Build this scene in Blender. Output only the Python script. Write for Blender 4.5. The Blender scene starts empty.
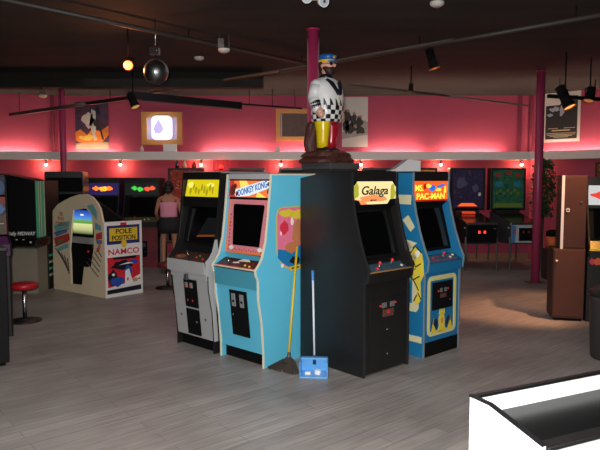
import bpy, bmesh, math, random
from mathutils import Vector, Matrix
random.seed(7)
PI = math.pi
S = bpy.context.scene
COL = S.collection

# ------------------------------------------------------------------ camera
F, CW, CH, EYE, HOR = 607.0, 300.0, 225.0, 1.70, 178.0
PITCH = math.atan((CH - HOR) / F)
cd = bpy.data.cameras.new('camera'); cam = bpy.data.objects.new('camera', cd); COL.objects.link(cam)
cam.location = (0, 0, EYE); cam.rotation_euler = (PI/2 - PITCH, 0, 0)
cd.sensor_width = 36; cd.lens = 36 * F / 600; cd.clip_start = .05; cd.clip_end = 100
S.camera = cam

def ray(px, py):
    cx, cy = (px - CW) / F, (CH - py) / F
    c, s = math.cos(PITCH), math.sin(PITCH)
    return Vector((cx, c + cy * s, -s + cy * c))
def D(px, py, d):                       # world point at distance d along +Y
    r = ray(px, py); k = d / r.y
    return Vector((r.x * k, d, EYE + r.z * k))
def Z(px, py, z=0.0):                   # world point at height z
    r = ray(px, py); k = (z - EYE) / r.z
    return Vector((r.x * k, r.y * k, z))

# ------------------------------------------------------------------ materials
def lin(c):
    c = c / 255
    return c / 12.92 if c <= .04045 else ((c + .055) / 1.055) ** 2.4
def rgb(c): return (lin(c[0]), lin(c[1]), lin(c[2]), 1)
_m = {}
def M(name, c=(128,128,128), rough=.6, metal=0, emit=None, es=0, var=.12, scale=8, alpha=None, trans=0, spec=.5):
    if name in _m: return _m[name]
    m = bpy.data.materials.new(name); m.use_nodes = True
    nt = m.node_tree; b = nt.nodes['Principled BSDF']
    b.inputs['Roughness'].default_value = rough; b.inputs['Metallic'].default_value = metal
    b.inputs['Specular IOR Level'].default_value = spec
    if var > 0:
        tc = nt.nodes.new('ShaderNodeTexCoord'); nz = nt.nodes.new('ShaderNodeTexNoise')
        nz.inputs['Scale'].default_value = scale; nz.inputs['Detail'].default_value = 4
        mx = nt.nodes.new('ShaderNodeMix'); mx.data_type = 'RGBA'
        k = rgb(c)
        mx.inputs[6].default_value = (k[0]*(1-var), k[1]*(1-var), k[2]*(1-var), 1)
        mx.inputs[7].default_value = (min(1,k[0]*(1+var)), min(1,k[1]*(1+var)), min(1,k[2]*(1+var)), 1)
        nt.links.new(tc.outputs['Object'], nz.inputs['Vector']); nt.links.new(nz.outputs['Fac'], mx.inputs[0])
        nt.links.new(mx.outputs[2], b.inputs['Base Color'])
    else:
        b.inputs['Base Color'].default_value = rgb(c)
    if emit:
        b.inputs['Emission Color'].default_value = rgb(emit); b.inputs['Emission Strength'].default_value = es
    if trans: b.inputs['Transmission Weight'].default_value = trans
    m.diffuse_color = rgb(c)
    _m[name] = m
    return m
def G(name, c, es): return M('glow_' + name, (20,20,20), .4, emit=c, es=es, var=0)

def nodes(name):
    m = bpy.data.materials.new(name); m.use_nodes = True; _m[name] = m
    return m, m.node_tree, m.node_tree.nodes['Principled BSDF']
def N(nt, t, **kw):
    n = nt.nodes.new(t)
    for k, v in kw.items(): setattr(n, k, v)
    return n
def ramp(nt, stops, interp='LINEAR'):
    r = N(nt, 'ShaderNodeValToRGB'); r.color_ramp.interpolation = interp
    e = r.color_ramp.elements
    while len(e) < len(stops): e.new(.5)
    for i, (p, c) in enumerate(stops): e[i].position = p; e[i].color = rgb(c)
    return r

# floor: grey vinyl planks running diagonally
fm, nt, b = nodes('vinyl_planks')
tc = N(nt,'ShaderNodeTexCoord'); mp = N(nt,'ShaderNodeMapping'); mp.inputs['Rotation'].default_value = (0,0,math.radians(-40))
nt.links.new(tc.outputs['Object'], mp.inputs['Vector'])
br = N(nt,'ShaderNodeTexBrick'); br.offset = .37; br.inputs['Scale'].default_value = 1
br.inputs['Brick Width'].default_value = 1.1; br.inputs['Row Height'].default_value = .125; br.inputs['Mortar Size'].default_value = .0025
br.inputs['Color1'].default_value = rgb((160,157,156)); br.inputs['Color2'].default_value = rgb((175,171,168)); br.inputs['Mortar'].default_value = rgb((126,125,126))
nt.links.new(mp.outputs[0], br.inputs['Vector'])
mp2 = N(nt,'ShaderNodeMapping'); mp2.inputs['Scale'].default_value = (1.2, 22, 1)
nt.links.new(mp.outputs[0], mp2.inputs['Vector'])
nz = N(nt,'ShaderNodeTexNoise'); nz.inputs['Scale'].default_value = 2.2; nz.inputs['Detail'].default_value = 6
nt.links.new(mp2.outputs[0], nz.inputs['Vector'])
rp = ramp(nt, [(.3,(205,205,206)),(.7,(255,253,250))]); nt.links.new(nz.outputs['Fac'], rp.inputs[0])
n2 = N(nt,'ShaderNodeTexNoise'); n2.inputs['Scale'].default_value = .9; n2.inputs['Detail'].default_value = 3
nt.links.new(tc.outputs['Object'], n2.inputs['Vector'])
rp2 = ramp(nt, [(.35,(215,213,212)),(.65,(255,255,255))]); nt.links.new(n2.outputs['Fac'], rp2.inputs[0])
mx = N(nt,'ShaderNodeMix', data_type='RGBA', blend_type='MULTIPLY'); mx.inputs[0].default_value = 1
nt.links.new(br.outputs['Color'], mx.inputs[6]); nt.links.new(rp.outputs[0], mx.inputs[7])
mx2 = N(nt,'ShaderNodeMix', data_type='RGBA', blend_type='MULTIPLY'); mx2.inputs[0].default_value = 1
nt.links.new(mx.outputs[2], mx2.inputs[6]); nt.links.new(rp2.outputs[0], mx2.inputs[7])
nt.links.new(mx2.outputs[2], b.inputs['Base Color']); b.inputs['Roughness'].default_value = .42

# ceiling: dark painted boards with brown mottling
cm, nt, b = nodes('dark_ceiling')
tc = N(nt,'ShaderNodeTexCoord'); mp = N(nt,'ShaderNodeMapping'); mp.inputs['Scale'].default_value = (.5,2,1)
nt.links.new(tc.outputs['Object'], mp.inputs['Vector'])
nz = N(nt,'ShaderNodeTexNoise'); nz.inputs['Scale'].default_value = 1.5; nz.inputs['Detail'].default_value = 7
nt.links.new(mp.outputs[0], nz.inputs['Vector'])
rp = ramp(nt, [(.3,(14,16,16)),(.7,(36,36,30))]); nt.links.new(nz.outputs['Fac'], rp.inputs[0])
nt.links.new(rp.outputs[0], b.inputs['Base Color']); b.inputs['Roughness'].default_value = .9

WALL = M('pink_wall_paint', (166,64,90), .75, var=.06, scale=3)
BLACK = M('black_laminate', (27,26,26), .38, var=.2, scale=5)
MATT = M('matt_black', (10,10,11), .85, var=.1, spec=.15)
SCREEN = M('dark_glass', (6,7,8), .12, var=0)
CHROME = M('chrome', (190,190,195), .25, 1, var=0)
STEEL = M('dull_steel', (120,118,116), .4, .8, var=.1)

# ------------------------------------------------------------------ mesh builder
class MB:
    def __init__(s): s.v=[]; s.f=[]; s.mi=[]; s.mats=[]; s.cur=0; s.sm=[]
    def mat(s, m):
        if m not in s.mats: s.mats.append(m)
        s.cur = s.mats.index(m); return s
    def add(s, vs, fs, smooth=False):
        o = len(s.v); s.v += [Vector(v) for v in vs]
        for f in fs: s.f.append([o+i for i in f]); s.mi.append(s.cur); s.sm.append(smooth)
        return s
    def obox(s, o, ex, ey, ez, a, b_, c):
        o=Vector(o); ex=Vector(ex); ey=Vector(ey); ez=Vector(ez)
        vs=[o+ex*x+ey*y+ez*z for z in c for y in b_ for x in a]
        return s.add(vs, [(0,2,3,1),(4,5,7,6),(0,1,5,4),(2,6,7,3),(0,4,6,2),(1,3,7,5)])
    def box(s, x0,x1,y0,y1,z0,z1): return s.obox((0,0,0),(1,0,0),(0,1,0),(0,0,1),(x0,x1),(y0,y1),(z0,z1))
    def prism(s, poly, mp, h0, h1):        # poly of (u,v); mp(u,v,h)->Vector
        n=len(poly); vs=[mp(u,v,h0) for u,v in poly]+[mp(u,v,h1) for u,v in poly]
        return s.add(vs, [tuple(range(n-1,-1,-1)), tuple(range(n,2*n))]+[(i,(i+1)%n,n+(i+1)%n,n+i) for i in range(n)])
    def cone(s, p0, p1, r0, r1, n=16, smooth=True, caps=True):
        p0=Vector(p0); p1=Vector(p1); d=(p1-p0).normalized()
        a=d.orthogonal().normalized(); b_=d.cross(a)
        vs=[p0+(a*math.cos(2*PI*i/n)+b_*math.sin(2*PI*i/n))*r0 for i in range(n)]+[p1+(a*math.cos(2*PI*i/n)+b_*math.sin(2*PI*i/n))*r1 for i in range(n)]
        s.add(vs, [(i,(i+1)%n,n+(i+1)%n,n+i) for i in range(n)], smooth)
        if caps:
            o=len(s.v)-2*n
            s.f.append([o+i for i in range(n-1,-1,-1)]); s.mi.append(s.cur); s.sm.append(False)
            s.f.append([o+n+i for i in range(n)]); s.mi.append(s.cur); s.sm.append(False)
        return s
    def tube(s, pts, r, n=8):
        for a,b_ in zip(pts, pts[1:]): s.cone(a,b_,r,r,n)
        return s
    def ball(s, c, rx, ry=None, rz=None, n=16, m=10, smooth=True):
        ry=ry or rx; rz=rz or rx; c=Vector(c)
        rings=[(math.cos(-PI/2+PI*j/m), math.sin(-PI/2+PI*j/m)) for j in range(1,m)]
        vs=[c+Vector((0,0,-rz))]+[c+Vector((rx*k*math.cos(2*PI*i/n), ry*k*math.sin(2*PI*i/n), rz*z)) for k,z in rings for i in range(n)]+[c+Vector((0,0,rz))]
        fs=[(0,1+(i+1)%n,1+i) for i in range(n)]
        for j in range(m-2):
            for i in range(n): a=1+j*n; fs.append((a+i,a+(i+1)%n,a+n+(i+1)%n,a+n+i))
        L=len(vs)-1; a=1+(m-2)*n
        fs+=[(a+i,a+(i+1)%n,L) for i in range(n)]
        return s.add(vs,fs,smooth)
    def loft(s, rings, n=24, p=2.0, smooth=True):    # rings of (cx,cy,z,rx,ry)
        vs=[]
        for cx,cy,z,rx,ry in rings:
            for i in range(n):
                t=2*PI*i/n; c,q=math.cos(t),math.sin(t)
                vs.append((cx+rx*math.copysign(abs(c)**(2/p),c), cy+ry*math.copysign(abs(q)**(2/p),q), z))
        fs=[]
        for j in range(len(rings)-1):
            for i in range(n): fs.append((j*n+i,j*n+(i+1)%n,(j+1)*n+(i+1)%n,(j+1)*n+i))
        fs.append(tuple(range(n-1,-1,-1))); fs.append(tuple(range((len(rings)-1)*n,len(rings)*n)))
        return s.add(vs,fs,smooth)
    def build(s, name, m=None, parent=None, bevel=0):
        me=bpy.data.meshes.new(name); me.from_pydata([tuple(v) for v in s.v],[],s.f)
        if m is not None and not s.mats: s.mats=[m]
        for x in s.mats: me.materials.append(x)
        for p,i,sm in zip(me.polygons,s.mi,s.sm): p.material_index=i; p.use_smooth=sm
        bm=bmesh.new(); bm.from_mesh(me); bmesh.ops.recalc_face_normals(bm, faces=bm.faces); bm.to_mesh(me); bm.free()
        o=bpy.data.objects.new(name, me); COL.objects.link(o)
        if parent: o.parent=parent
        if bevel:
            q=o.modifiers.new('bevel','BEVEL'); q.width=bevel; q.segments=2; q.limit_method='ANGLE'; q.angle_limit=math.radians(50)
        return o

def tag(o, label=None, cat=None, group=None, kind=None):
    for k,v in (('label',label),('category',cat),('group',group),('kind',kind)):
        if v: o[k]=v
    return o
def thing(name, label, cat, loc=(0,0,0), rz=0, group=None):
    o=bpy.data.objects.new(name,None); COL.objects.link(o); o.empty_display_size=.1
    o.location=loc; o.rotation_euler=(0,0,rz)
    return tag(o,label,cat,group)
def struct(o): o['kind']='structure'; return o

def text(s, m, o, ex, ey, w, h, parent, name='lettering', th=.002, shear=0):
    """flat raised letters centred on o, running along ex, upright along ey, fitted to w x h"""
    cu=bpy.data.curves.new(name,'FONT'); cu.body=s; cu.align_x='CENTER'; cu.align_y='CENTER'; cu.size=1; cu.extrude=.5; cu.shear=shear; cu.offset=.018
    t=bpy.data.objects.new(name,cu); COL.objects.link(t)
    dg=bpy.context.evaluated_depsgraph_get()
    me=bpy.data.meshes.new_from_object(t.evaluated_get(dg)); bpy.data.objects.remove(t)
    xs=[v.co.x for v in me.vertices]; ys=[v.co.y for v in me.vertices]
    cx,cy=(max(xs)+min(xs))/2,(max(ys)+min(ys))/2; sx=w/(max(xs)-min(xs)); sy=h/(max(ys)-min(ys))
    o=Vector(o); ex=Vector(ex).normalized(); ey=Vector(ey).normalized(); ez=ex.cross(ey)
    for v in me.vertices: v.co = o+ex*((v.co.x-cx)*sx)+ey*((v.co.y-cy)*sy)+ez*((v.co.z+.5)*th)
    me.materials.clear(); me.materials.append(m)
    for p in me.polygons: p.material_index=0
    ob=bpy.data.objects.new(name,me); COL.objects.link(ob); ob.parent=parent
    return ob

def blob(cx, cy, rx, ry, n=14, wob=.18, seed=0):
    r=random.Random(seed); 
    return [(cx+rx*(1+r.uniform(-wob,wob))*math.cos(2*PI*i/n), cy+ry*(1+r.uniform(-wob,wob))*math.sin(2*PI*i/n)) for i in range(n)]
def rrect(x0,x1,y0,y1,r,k=4):
    out=[]
    for cx,cy,a in ((x1-r,y0+r,-PI/2),(x1-r,y1-r,0),(x0+r,y1-r,PI/2),(x0+r,y0+r,PI)):
        for i in range(k+1): t=a+PI/2*i/k; out.append((cx+r*math.cos(t),cy+r*math.sin(t)))
    return out

# ------------------------------------------------------------------ cabinet helper
class Slab:
    """a panel in the cabinet's local frame from p0=(y,z) up to p1=(y,z)"""
    def __init__(s,p0,p1):
        s.o=Vector((0,p0[0],p0[1])); d=Vector((0,p1[0]-p0[0],p1[1]-p0[1])); s.L=d.length; s.v=d/s.L
        s.u=Vector((1,0,0)); s.n=s.u.cross(s.v)
    def m(s,u,v,h): return s.o+s.u*u+s.v*v+s.n*h
class Cab:
    T=.016
    def __init__(s,name,label,loc,deg,W,group=None,cat='arcade cabinet'):
        s.W=W; s.r=thing(name,label,cat,loc,math.radians(deg),group); s.hi=W/2-s.T
    def sides(s,prof,m,trim=None,trim_n=None,left=None):
        tr0,m0=trim,m
        for k in (-1,1):
            trim,m=(None,left) if (left and k<0) else (tr0,m0)
            mb=MB(); a,b_=sorted((k*s.W/2,k*(s.W/2-s.T)))
            mb.prism(prof,lambda u,v,h:Vector((h,u,v)),a,b_)
            o=mb.build('side_panel',m,s.r)
            if trim:
                t=MB(); pts=prof[:trim_n or len(prof)]; xc=k*(s.W/2-s.T/2)
                for p,q in zip(pts,pts[1:]):
                    sl=Slab(p,q); w=s.T/2+.002
                    t.obox(sl.o+Vector((xc,0,0)),sl.u,sl.v,sl.n,(-w,w),(-.002,sl.L+.002),(-.004,.005))
                t.build('edge_trim',trim,o)
        return s
    def sidemap(s,k):
        e=.0015
        return (lambda u,v,h:Vector((k*(s.W/2+h),u,v)))
    def panel(s,name,p0,p1,m,th=.018,x=None,parent=None,bevel=0):
        sl=Slab(p0,p1); x=x or s.hi; mb=MB()
        mb.obox(sl.o,sl.u,sl.v,sl.n,(-x,x),(0,sl.L),(-th,0))
        o=mb.build(name,m,parent or s.r,bevel); o_sl=sl
        return o,sl
def joystick(sl,u,v,par,ballm,shaft=CHROME):
    mb=MB(); mb.mat(shaft).cone(sl.m(u,v,.0),sl.m(u,v,.05),.006,.006,8); mb.mat(ballm).ball(sl.m(u,v,.06),.016,n=10,m=6)
    return mb.build('joystick',None,par)
def buttons(sl,uv,par,m,r=.014):
    for u,v in uv: MB().cone(sl.m(u,v,0),sl.m(u,v,.012),r,r*.85,10).build('button',m,par)
def coin_door(sl,par,u0,u1,v0,v1,m=MATT,lit=None,slots=2):
    o=MB().obox(sl.o,sl.u,sl.v,sl.n,(u0,u1),(v0,v1),(0,.012)).build('coin_door',m,par,.002)
    w=u1-u0; h=v1-v0
    for k in range(slots):
        c=u0+w*(k+.5)/slots+ (0.0)
        q=MB(); q.mat(CHROME).obox(sl.o,sl.u,sl.v,sl.n,(c-w*.13,c+w*.13),(v1-h*.36,v1-h*.12),(.012,.018))
        q.mat(MATT).obox(sl.o,sl.u,sl.v,sl.n,(c-.003,c+.003),(v1-h*.32,v1-h*.18),(.018,.019))
        if lit: q.mat(lit).obox(sl.o,sl.u,sl.v,sl.n,(c-w*.1,c+w*.1),(v1-h*.5,v1-h*.4),(.012,.017))
        q.build('coin_slot',None,o)
    MB().cone(sl.m((u0+u1)/2+w*.3,v0+h*.35,.012),sl.m((u0+u1)/2+w*.3,v0+h*.35,.02),.009,.009,10).build('lock',CHROME,o)
    return o

# ================================================================== SETTING
BW=12.7
MB().box(-9,9,-4,14,-.05,0).build('floor',fm).__setitem__('kind','structure')
MB().box(-9,9,-4,14,3.40,3.46).build('ceiling',cm).__setitem__('kind','structure')
xl,xr=-5.15,4.80
struct(MB().box(xl,xr,BW,BW+.12,0,3.4).build('wall_back',WALL))
def vwall(name,a,b_,m=WALL,z0=0,z1=3.4,th=.12,par=None):
    a=Vector((a[0],a[1],0)); b_=Vector((b_[0],b_[1],0)); e=(b_-a); L=e.length; e/=L; n=Vector((-e.y,e.x,0))
    o=MB().obox(a,e,n,Vector((0,0,1)),(0,L),(0,th),(z0,z1)).build(name,m); return o
# angled end walls: they come nearer to the camera to the left and right
LA,LB=Vector((xl,BW,0)),Vector((-8.6,11.4,0))
RA,RB=Vector((xr,BW,0)),Vector((8.6,8.6,0))
struct(vwall('wall_left',LB,LA)); struct(vwall('wall_right',RA,RB))
struct(MB().box(-8.9,-8.78,-4,11.6,0,3.4).build('wall_far_left',M('dark_wall',(60,28,36),.8)))
struct(MB().box(8.78,8.9,-4,8.7,0,3.4).build('wall_far_right',M('dark_wall')))
struct(MB().box(-8.9,8.9,-4.1,-4,0,3.4).build('wall_front',M('dark_wall')))
# vertical battens where wall panels meet
for x in (-5.12,4.55,4.78):
    struct(MB().box(x-.035,x+.035,BW-.03,BW,2.25,3.4).build('trim_%d'%(abs(int(x*10))%7+1),M('batten_maroon',(120,30,56),.7)))
struct(MB().box(2.0,2.03,BW-.012,BW,2.25,3.4).build('trim_8',WALL))
struct(MB().box(xl,xr,BW-.02,BW,0,.12).build('baseboard_back',M('tan_base',(150,110,84),.7)))

# shelf (valance) carrying the hidden tube lamps, in front of each wall length
SHELF=M('shelf_paint',(226,218,212),.6,var=.05)
def valance(a,b_,label):
    a=Vector(a); b_=Vector(b_); e=(b_-a); L=e.length; e/=L; n=Vector((e.y,-e.x,0))   # n points into the room
    r=thing('light_shelf',label,'shelf',(a.x,a.y,0),0,'light shelves along the pink walls')
    up=Vector((0,0,1)); o=Vector((0,0,0))
    MB().obox(o,e,n,up,(0,L),(.235,.26),(2.07,2.235)).build('fascia_board',SHELF,r)
    MB().obox(o,e,n,up,(0,L),(0,.235),(2.07,2.09)).build('shelf_board',SHELF,r)
    return r,e,n,L
v1=valance((xl,BW,0),(xr,BW,0),'long pale shelf with hidden tube lamps across the back wall')
v2=valance((LB.x,LB.y,0),(LA.x,LA.y,0),'pale shelf across the angled wall at the left end')
v3=valance((RA.x,RA.y,0),(RB.x,RB.y,0),'pale shelf across the angled wall at the right end')
TUBE=G('tube',(255,222,190),90)
def tube_lamp(p,q,label):
    p=Vector(p); q=Vector(q); mid=(p+q)/2; r=thing('tube_lamp',label,'tube lamp',mid,0,'tube lamps lying behind the light shelf')
    a,b_=p-mid,q-mid; e=(b_-a).normalized()
    MB().cone(a+Vector((0,0,.065)),b_+Vector((0,0,.065)),.016,.016,10).build('tube',TUBE,r)
    MB().obox((a+b_)/2,e,Vector((-e.y,e.x,0)),Vector((0,0,1)),(-(b_-a).length/2,(b_-a).length/2),(-.03,.03),(0,.045)).build('batten',M('white_enamel',(220,218,214),.4,var=.03),r)
for i,(a,b_,w) in enumerate([(72,118,'below the fiery poster'),(205,268,'right of the lit window sign'),(283,316,'below the wooden picture frame'),(369,421,'right of the pale poster'),(440,500,'near the right maroon column')]):
    tube_lamp(((a-300)/F*12.6,12.62,2.09),((b_-300)/F*12.6,12.62,2.09),'glowing tube lamp on the light shelf '+w)
e2=v2[1]; n2=v2[2]
p=LA-e2*.25+n2*.07; q=LA-e2*1.6+n2*.07; tube_lamp((p.x,p.y,2.09),(q.x,q.y,2.09),'glowing tube lamp on the shelf at the far left end')
e3=v3[1]; n3=v3[2]
p=RA+e3*.3+n3*.07; q=RA+e3*2.0+n3*.07; tube_lamp((p.x,p.y,2.09),(q.x,q.y,2.09),'glowing tube lamp on the shelf below the black film poster')

# little lamps under the shelf
BULB=G('bulb',(255,235,200),22)
where=['at the far left by the angled wall','above the two far left cabinets','above the grey cabinet','above the blue cabinet','right of the statue','above the pinball machine with the purple backglass','beside the right maroon column']
WARM=(1,.50,.26)
for i,px in enumerate((46,120,201,281,361,441,522)):
    x=(px-300)/F*12.5
    yy=BW-.12
    if px==46: yy=BW-.14
    r=thing('shelf_spot_lamp','small warm lamp under the shelf '+where[i],'lamp',(x,yy,2.07),0,'small lamps under the light shelf')
    MB().cone((0,0,0),(0,0,-.03),.03,.03,12).cone((0,0,-.03),(0,0,-.075),.012,.026,12).build('lamp_holder',M('black_metal',(25,25,25),.5),r)
    MB().ball((0,0,-.095),.027,n=12,m=8).build('bulb',BULB,r)
    l=bpy.data.lights.new('shelf_lamp_light','POINT'); l.energy=9; l.color=(1,.42,.2); l.shadow_soft_size=.03
    lo=bpy.data.objects.new('shelf_lamp_light',l); COL.objects.link(lo); lo.location=(x,yy-.03,1.93)

# ceiling beam
struct(MB().box(-8.7,-.6,9.95,10.25,3.17,3.4).build('beam',M('beam_brown',(20,20,18),.9,var=.3,scale=3)))

# columns
PINK=M('pink_gloss_paint',(178,50,98),.35,var=.05); MAROON=M('maroon_paint',(150,50,86),.4,var=.06)
def column(loc,r,top,m,label):
    t=thing('steel_column',label,'column',loc,0)
    MB().cone((0,0,0),(0,0,top),r,r,24).build('shaft',m,t)
    MB().box(-.13,.13,-.13,.13,0,.015).build('base_plate',M('floor_plate',(95,70,66),.6),t)
    MB().cone((0,0,top-.015),(0,0,top),r*1.15,r*1.15,24).build('top_plate',m,t)
column((.15,7.05,0),.068,3.39,PINK,'bright pink round steel column rising behind the bearded statue')
c=Z(535,283); column((c.x,c.y,0),.066,3.39,MAROON,'maroon round column on the right in front of the green-glass pinball')
c=D(64,178,11.5); column((c.x,c.y,0),.058,3.39,MAROON,'maroon round column at left behind the cream sit-down racing cabinet')

# ================================================================== CABINETS OF THE ISLAND
NIN=[(0,0),(0,.12),(-.02,.4),(-.062,.62),(-.065,.80),(-.09,.84),(-.10,.89),(-.06,.93),(-.015,.99),(.03,1.135),(.064,1.37),(.105,1.73)]
def nintendo(name,label,px,deg,sidem,frontm,trim,depth,bezelm,loc=None,left=None):
    c=Cab(name,label,loc,deg,.62)
    prof=NIN+[(depth*.93,1.73),(depth,1.6),(depth,0)]
    c.sides(prof,sidem if left is None else BLACK,trim if left is None else None,len(NIN)+1,left)
    c.panel('toe_kick',(.06,0),(.06,.13),MATT,x=c.hi)
    lo,sl=c.panel('front_panel',(.006,.12),(-.060,.74),frontm)
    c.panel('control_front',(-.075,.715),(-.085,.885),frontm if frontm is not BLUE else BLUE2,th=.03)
    cp,cs=c.panel('control_panel',(-.09,.885),(.06,.95),M('control_maroon',(66,26,26),.4,var=.3,scale=30))
    c.panel('back_panel',(depth-.01,1.6),(depth-.01,.02),BLACK)
    c.panel('top_panel',(depth*.93,1.725),(.12,1.725),M('grey_top',(130,132,134),.4),th=.02)
    return c,lo,sl,cp,cs
# --- blue cabinet
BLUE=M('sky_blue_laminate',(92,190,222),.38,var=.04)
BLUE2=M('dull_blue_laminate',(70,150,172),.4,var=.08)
CREAM=M('cream_trim',(226,220,196),.4,var=.03)
GREYL=M('grey_laminate',(168,170,172),.4,var=.05)
LDK=(-.33-.31*.731,5.45+.31*.682,0)
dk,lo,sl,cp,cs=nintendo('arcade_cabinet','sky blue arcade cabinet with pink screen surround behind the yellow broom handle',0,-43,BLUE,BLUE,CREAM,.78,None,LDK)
# local front face
H=dk.hi
dk.r.children  # parts follow
for u,nm in ((0,'coin_door'),):
    cd_=MB().obox(sl.o,sl.u,sl.v,sl.n,(-.10,.14),(.13,.56),(0,.012)).build('coin_door',MATT,dk.r,.003)
    for k in (-.04,.075):
        q=MB(); q.mat(M('slot_grey',(150,155,158),.35,.3)).obox(sl.o,sl.u,sl.v,sl.n,(k-.025,k+.025),(.41,.53),(.012,.02))
        q.mat(MATT).obox(sl.o,sl.u,sl.v,sl.n,(k-.015,k+.015),(.45,.47),(.02,.022)); q.build('coin_slot',None,cd_)
    MB().cone(sl.m(-.06,.33,.012),sl.m(-.06,.33,.022),.01,.01,10).build('lock',CHROME,cd_)
bz,bs=dk.panel('bezel',(.055,1.0),(.115,1.50),M('bezel_pink',(216,134,144),.4,var=.1,scale=25),th=.01)
q=MB().mat(SCREEN).prism([(-.185,.075),(.185,.075),(.215,.44),(.205,.46),(-.205,.46),(-.215,.44)],bs.m,0,.004); q.build('screen',None,dk.r)
q=MB(); q.mat(M('bezel_orange',(232,130,40),.4)).obox(bs.o,bs.u,bs.v,bs.n,(-.285,-.272),(0,.50),(0,.003)).obox(bs.o,bs.u,bs.v,bs.n,(-.262,.285),(0,.016),(0,.003))
rr=random.Random(3)
RED=M('art_red',(196,52,50),.4)
q.mat(RED)
for i in range(16): 
    a=-.25+.5*i/15; q.prism(blob(a,.03+.008*(i%2),.008,.008,6,.2,i),bs.m,.003,.005)
for i in range(9):
    a=.07+.036*i
    q.prism(blob(-.243,a,.008,.012,6,.3,i),bs.m,0,.005); q.prism(blob(.255,a,.008,.012,6,.3,i+9),bs.m,0,.005)
q.mat(M('art_white',(240,235,225),.4)).prism(blob(-.2,.05,.03,.02,10,.2,2),bs.m,.004,.006).prism(blob(.2,.05,.03,.02,10,.2,5),bs.m,.004,.006)
q.build('bezel_art',None,bz)
dk.panel('hood_strip',(.118,1.50),(.122,1.525),MATT,th=.03)
# marquee, lit from behind
mq,ms=dk.panel('marquee',(.105,1.525),(.125,1.675),G('mq_orange',(240,120,60),1.1),th=.02)
dk.panel('marquee_top_strip',(.125,1.675),(.127,1.69),MATT,th=.02)
dk.panel('top_fascia',(.10,1.69),(.105,1.735),GREYL,th=.03)
q=MB()
q.mat(G('mq_red',(200,50,35),.9)).prism([(-.29,.0),(-.19,.0),(-.23,.15),(-.29,.15)],ms.m,0,.002)
q.mat(G('mq_yellow',(255,205,90),1.3)).prism([(-.15,.15),(-.05,.15),(.0,.10),(-.12,.07)],ms.m,0,.002).prism([(.1,.0),(.24,.0),(.12,.05)],ms.m,0,.002)
q.mat(G('mq_white',(225,238,250),1.05)).prism([(-.20,.02),(-.17,.0),(.0,.01),(.29,.09),(.29,.15),(.18,.15),(-.19,.07)],ms.m,.002,.004)
q.mat(G('mq_brown',(110,40,30),.6)).prism(blob(-.235,.06,.045,.05,12,.15,4),ms.m,.002,.005).prism(blob(-.2,.1,.02,.025,8,.2,6),ms.m,.002,.005)
q.mat(G('mq_darkred',(140,30,40),.6)).prism(blob(-.165,.03,.02,.025,8,.2,8),ms.m,.004,.006)
q.mat(G('mq_navy',(40,50,60),.5)).prism(blob(.26,.12,.018,.02,8,.2,9),ms.m,.004,.006).prism(blob(.265,.06,.016,.03,8,.2,3),ms.m,.004,.006)
q.build('marquee_art',None,mq)
ex=(ms.u*math.cos(.22)+ms.v*math.sin(.22)); ey=(ms.v*math.cos(.22)-ms.u*math.sin(.22))
text('DONKEY KONG',G('mq_blue',(8,110,200),.75),ms.m(.045,.078,.0045),ex,ey,.40,.062,mq,'marquee_lettering')
joystick(cs,-.12,.06,cp,M('ball_black',(25,25,25),.3)); buttons(cs,[(.1,.06),(.17,.05)],cp,M('btn_yellow',(210,180,60),.4))
q=MB().mat(M('art_white')); q.prism([(-.06,.12),(.1,.13),(.06,.16),(-.03,.16)],cs.m,0,.003).prism([(-.1,.08),(-.02,.09),(-.03,.11),(-.09,.1)],cs.m,0,.003)
q.mat(RED).prism([(-.28,.02),(.28,.02),(.28,.03),(-.28,.03)],cs.m,0,.003); q.mat(CREAM).obox(cs.o,cs.u,cs.v,cs.n,(-H,H),(-.004,.012),(0,.006)); q.build('instruction_card',None,cp)
# side art (right side)
sm_=dk.sidemap(1)
ART=[(.165,1.02),(.16,1.36),(.19,1.425),(.25,1.44),(.62,1.44),(.66,1.40),(.66,.98),(.60,.89),(.34,.86),(.24,.90)]
q=MB(); q.mat(M('art_yellow_line',(196,190,60),.45)).prism(ART,sm_,0,.001)
ins=[(.41+(u-.41)*.95,1.15+(v-1.15)*.965) for u,v in ART]
q.mat(M('art_pink',(226,118,150),.45)).prism(ins,sm_,.001,.002)
q.mat(M('art_deepblue',(20,120,180),.45)).prism([(.18,.98),(.18,1.06),(.3,1.04),(.46,1.08),(.64,1.05),(.64,.98),(.58,.90),(.34,.88),(.25,.92)],sm_,.002,.003)
q.mat(M('art_yellow',(222,200,58),.45)).prism(blob(.30,1.38,.10,.035,14,.2,1),sm_,.002,.004).prism(blob(.48,1.36,.12,.05,14,.2,2),sm_,.002,.004)
q.mat(M('art_crimson',(210,50,70),.45)).prism(blob(.27,1.25,.055,.06,12,.2,3),sm_,.002,.004)
q.mat(M('art_tan',(190,120,80),.45)).prism(blob(.44,1.2,.07,.12,14,.25,4),sm_,.002,.004).prism(blob(.36,1.06,.08,.05,12,.25,5),sm_,.003,.005)
q.mat(M('art_white')).prism(blob(.37,1.3,.02,.035,8,.3,6),sm_,.003,.005).prism(blob(.22,1.2,.012,.02,8,.3,7),sm_,.003,.005).prism(blob(.24,.905,.02,.02,8,.3,8),sm_,.003,.005)
q.mat(M('art_black',(25,22,22),.5)).prism(blob(.41,.94,.07,.04,12,.25,9),sm_,.003,.005)
q.build('side_art',None,dk.r)
q=MB(); q.mat(M('label_yellow',(214,186,44),.5)).prism([(.335,.845),(.50,.855),(.50,.895),(.335,.885)],sm_,.005,.007); q.mat(M('art_black')).prism([(.36,.86),(.46,.864),(.46,.878),(.36,.874)],sm_,.007,.008); q.build('yellow_sticker',None,dk.r)

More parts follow.
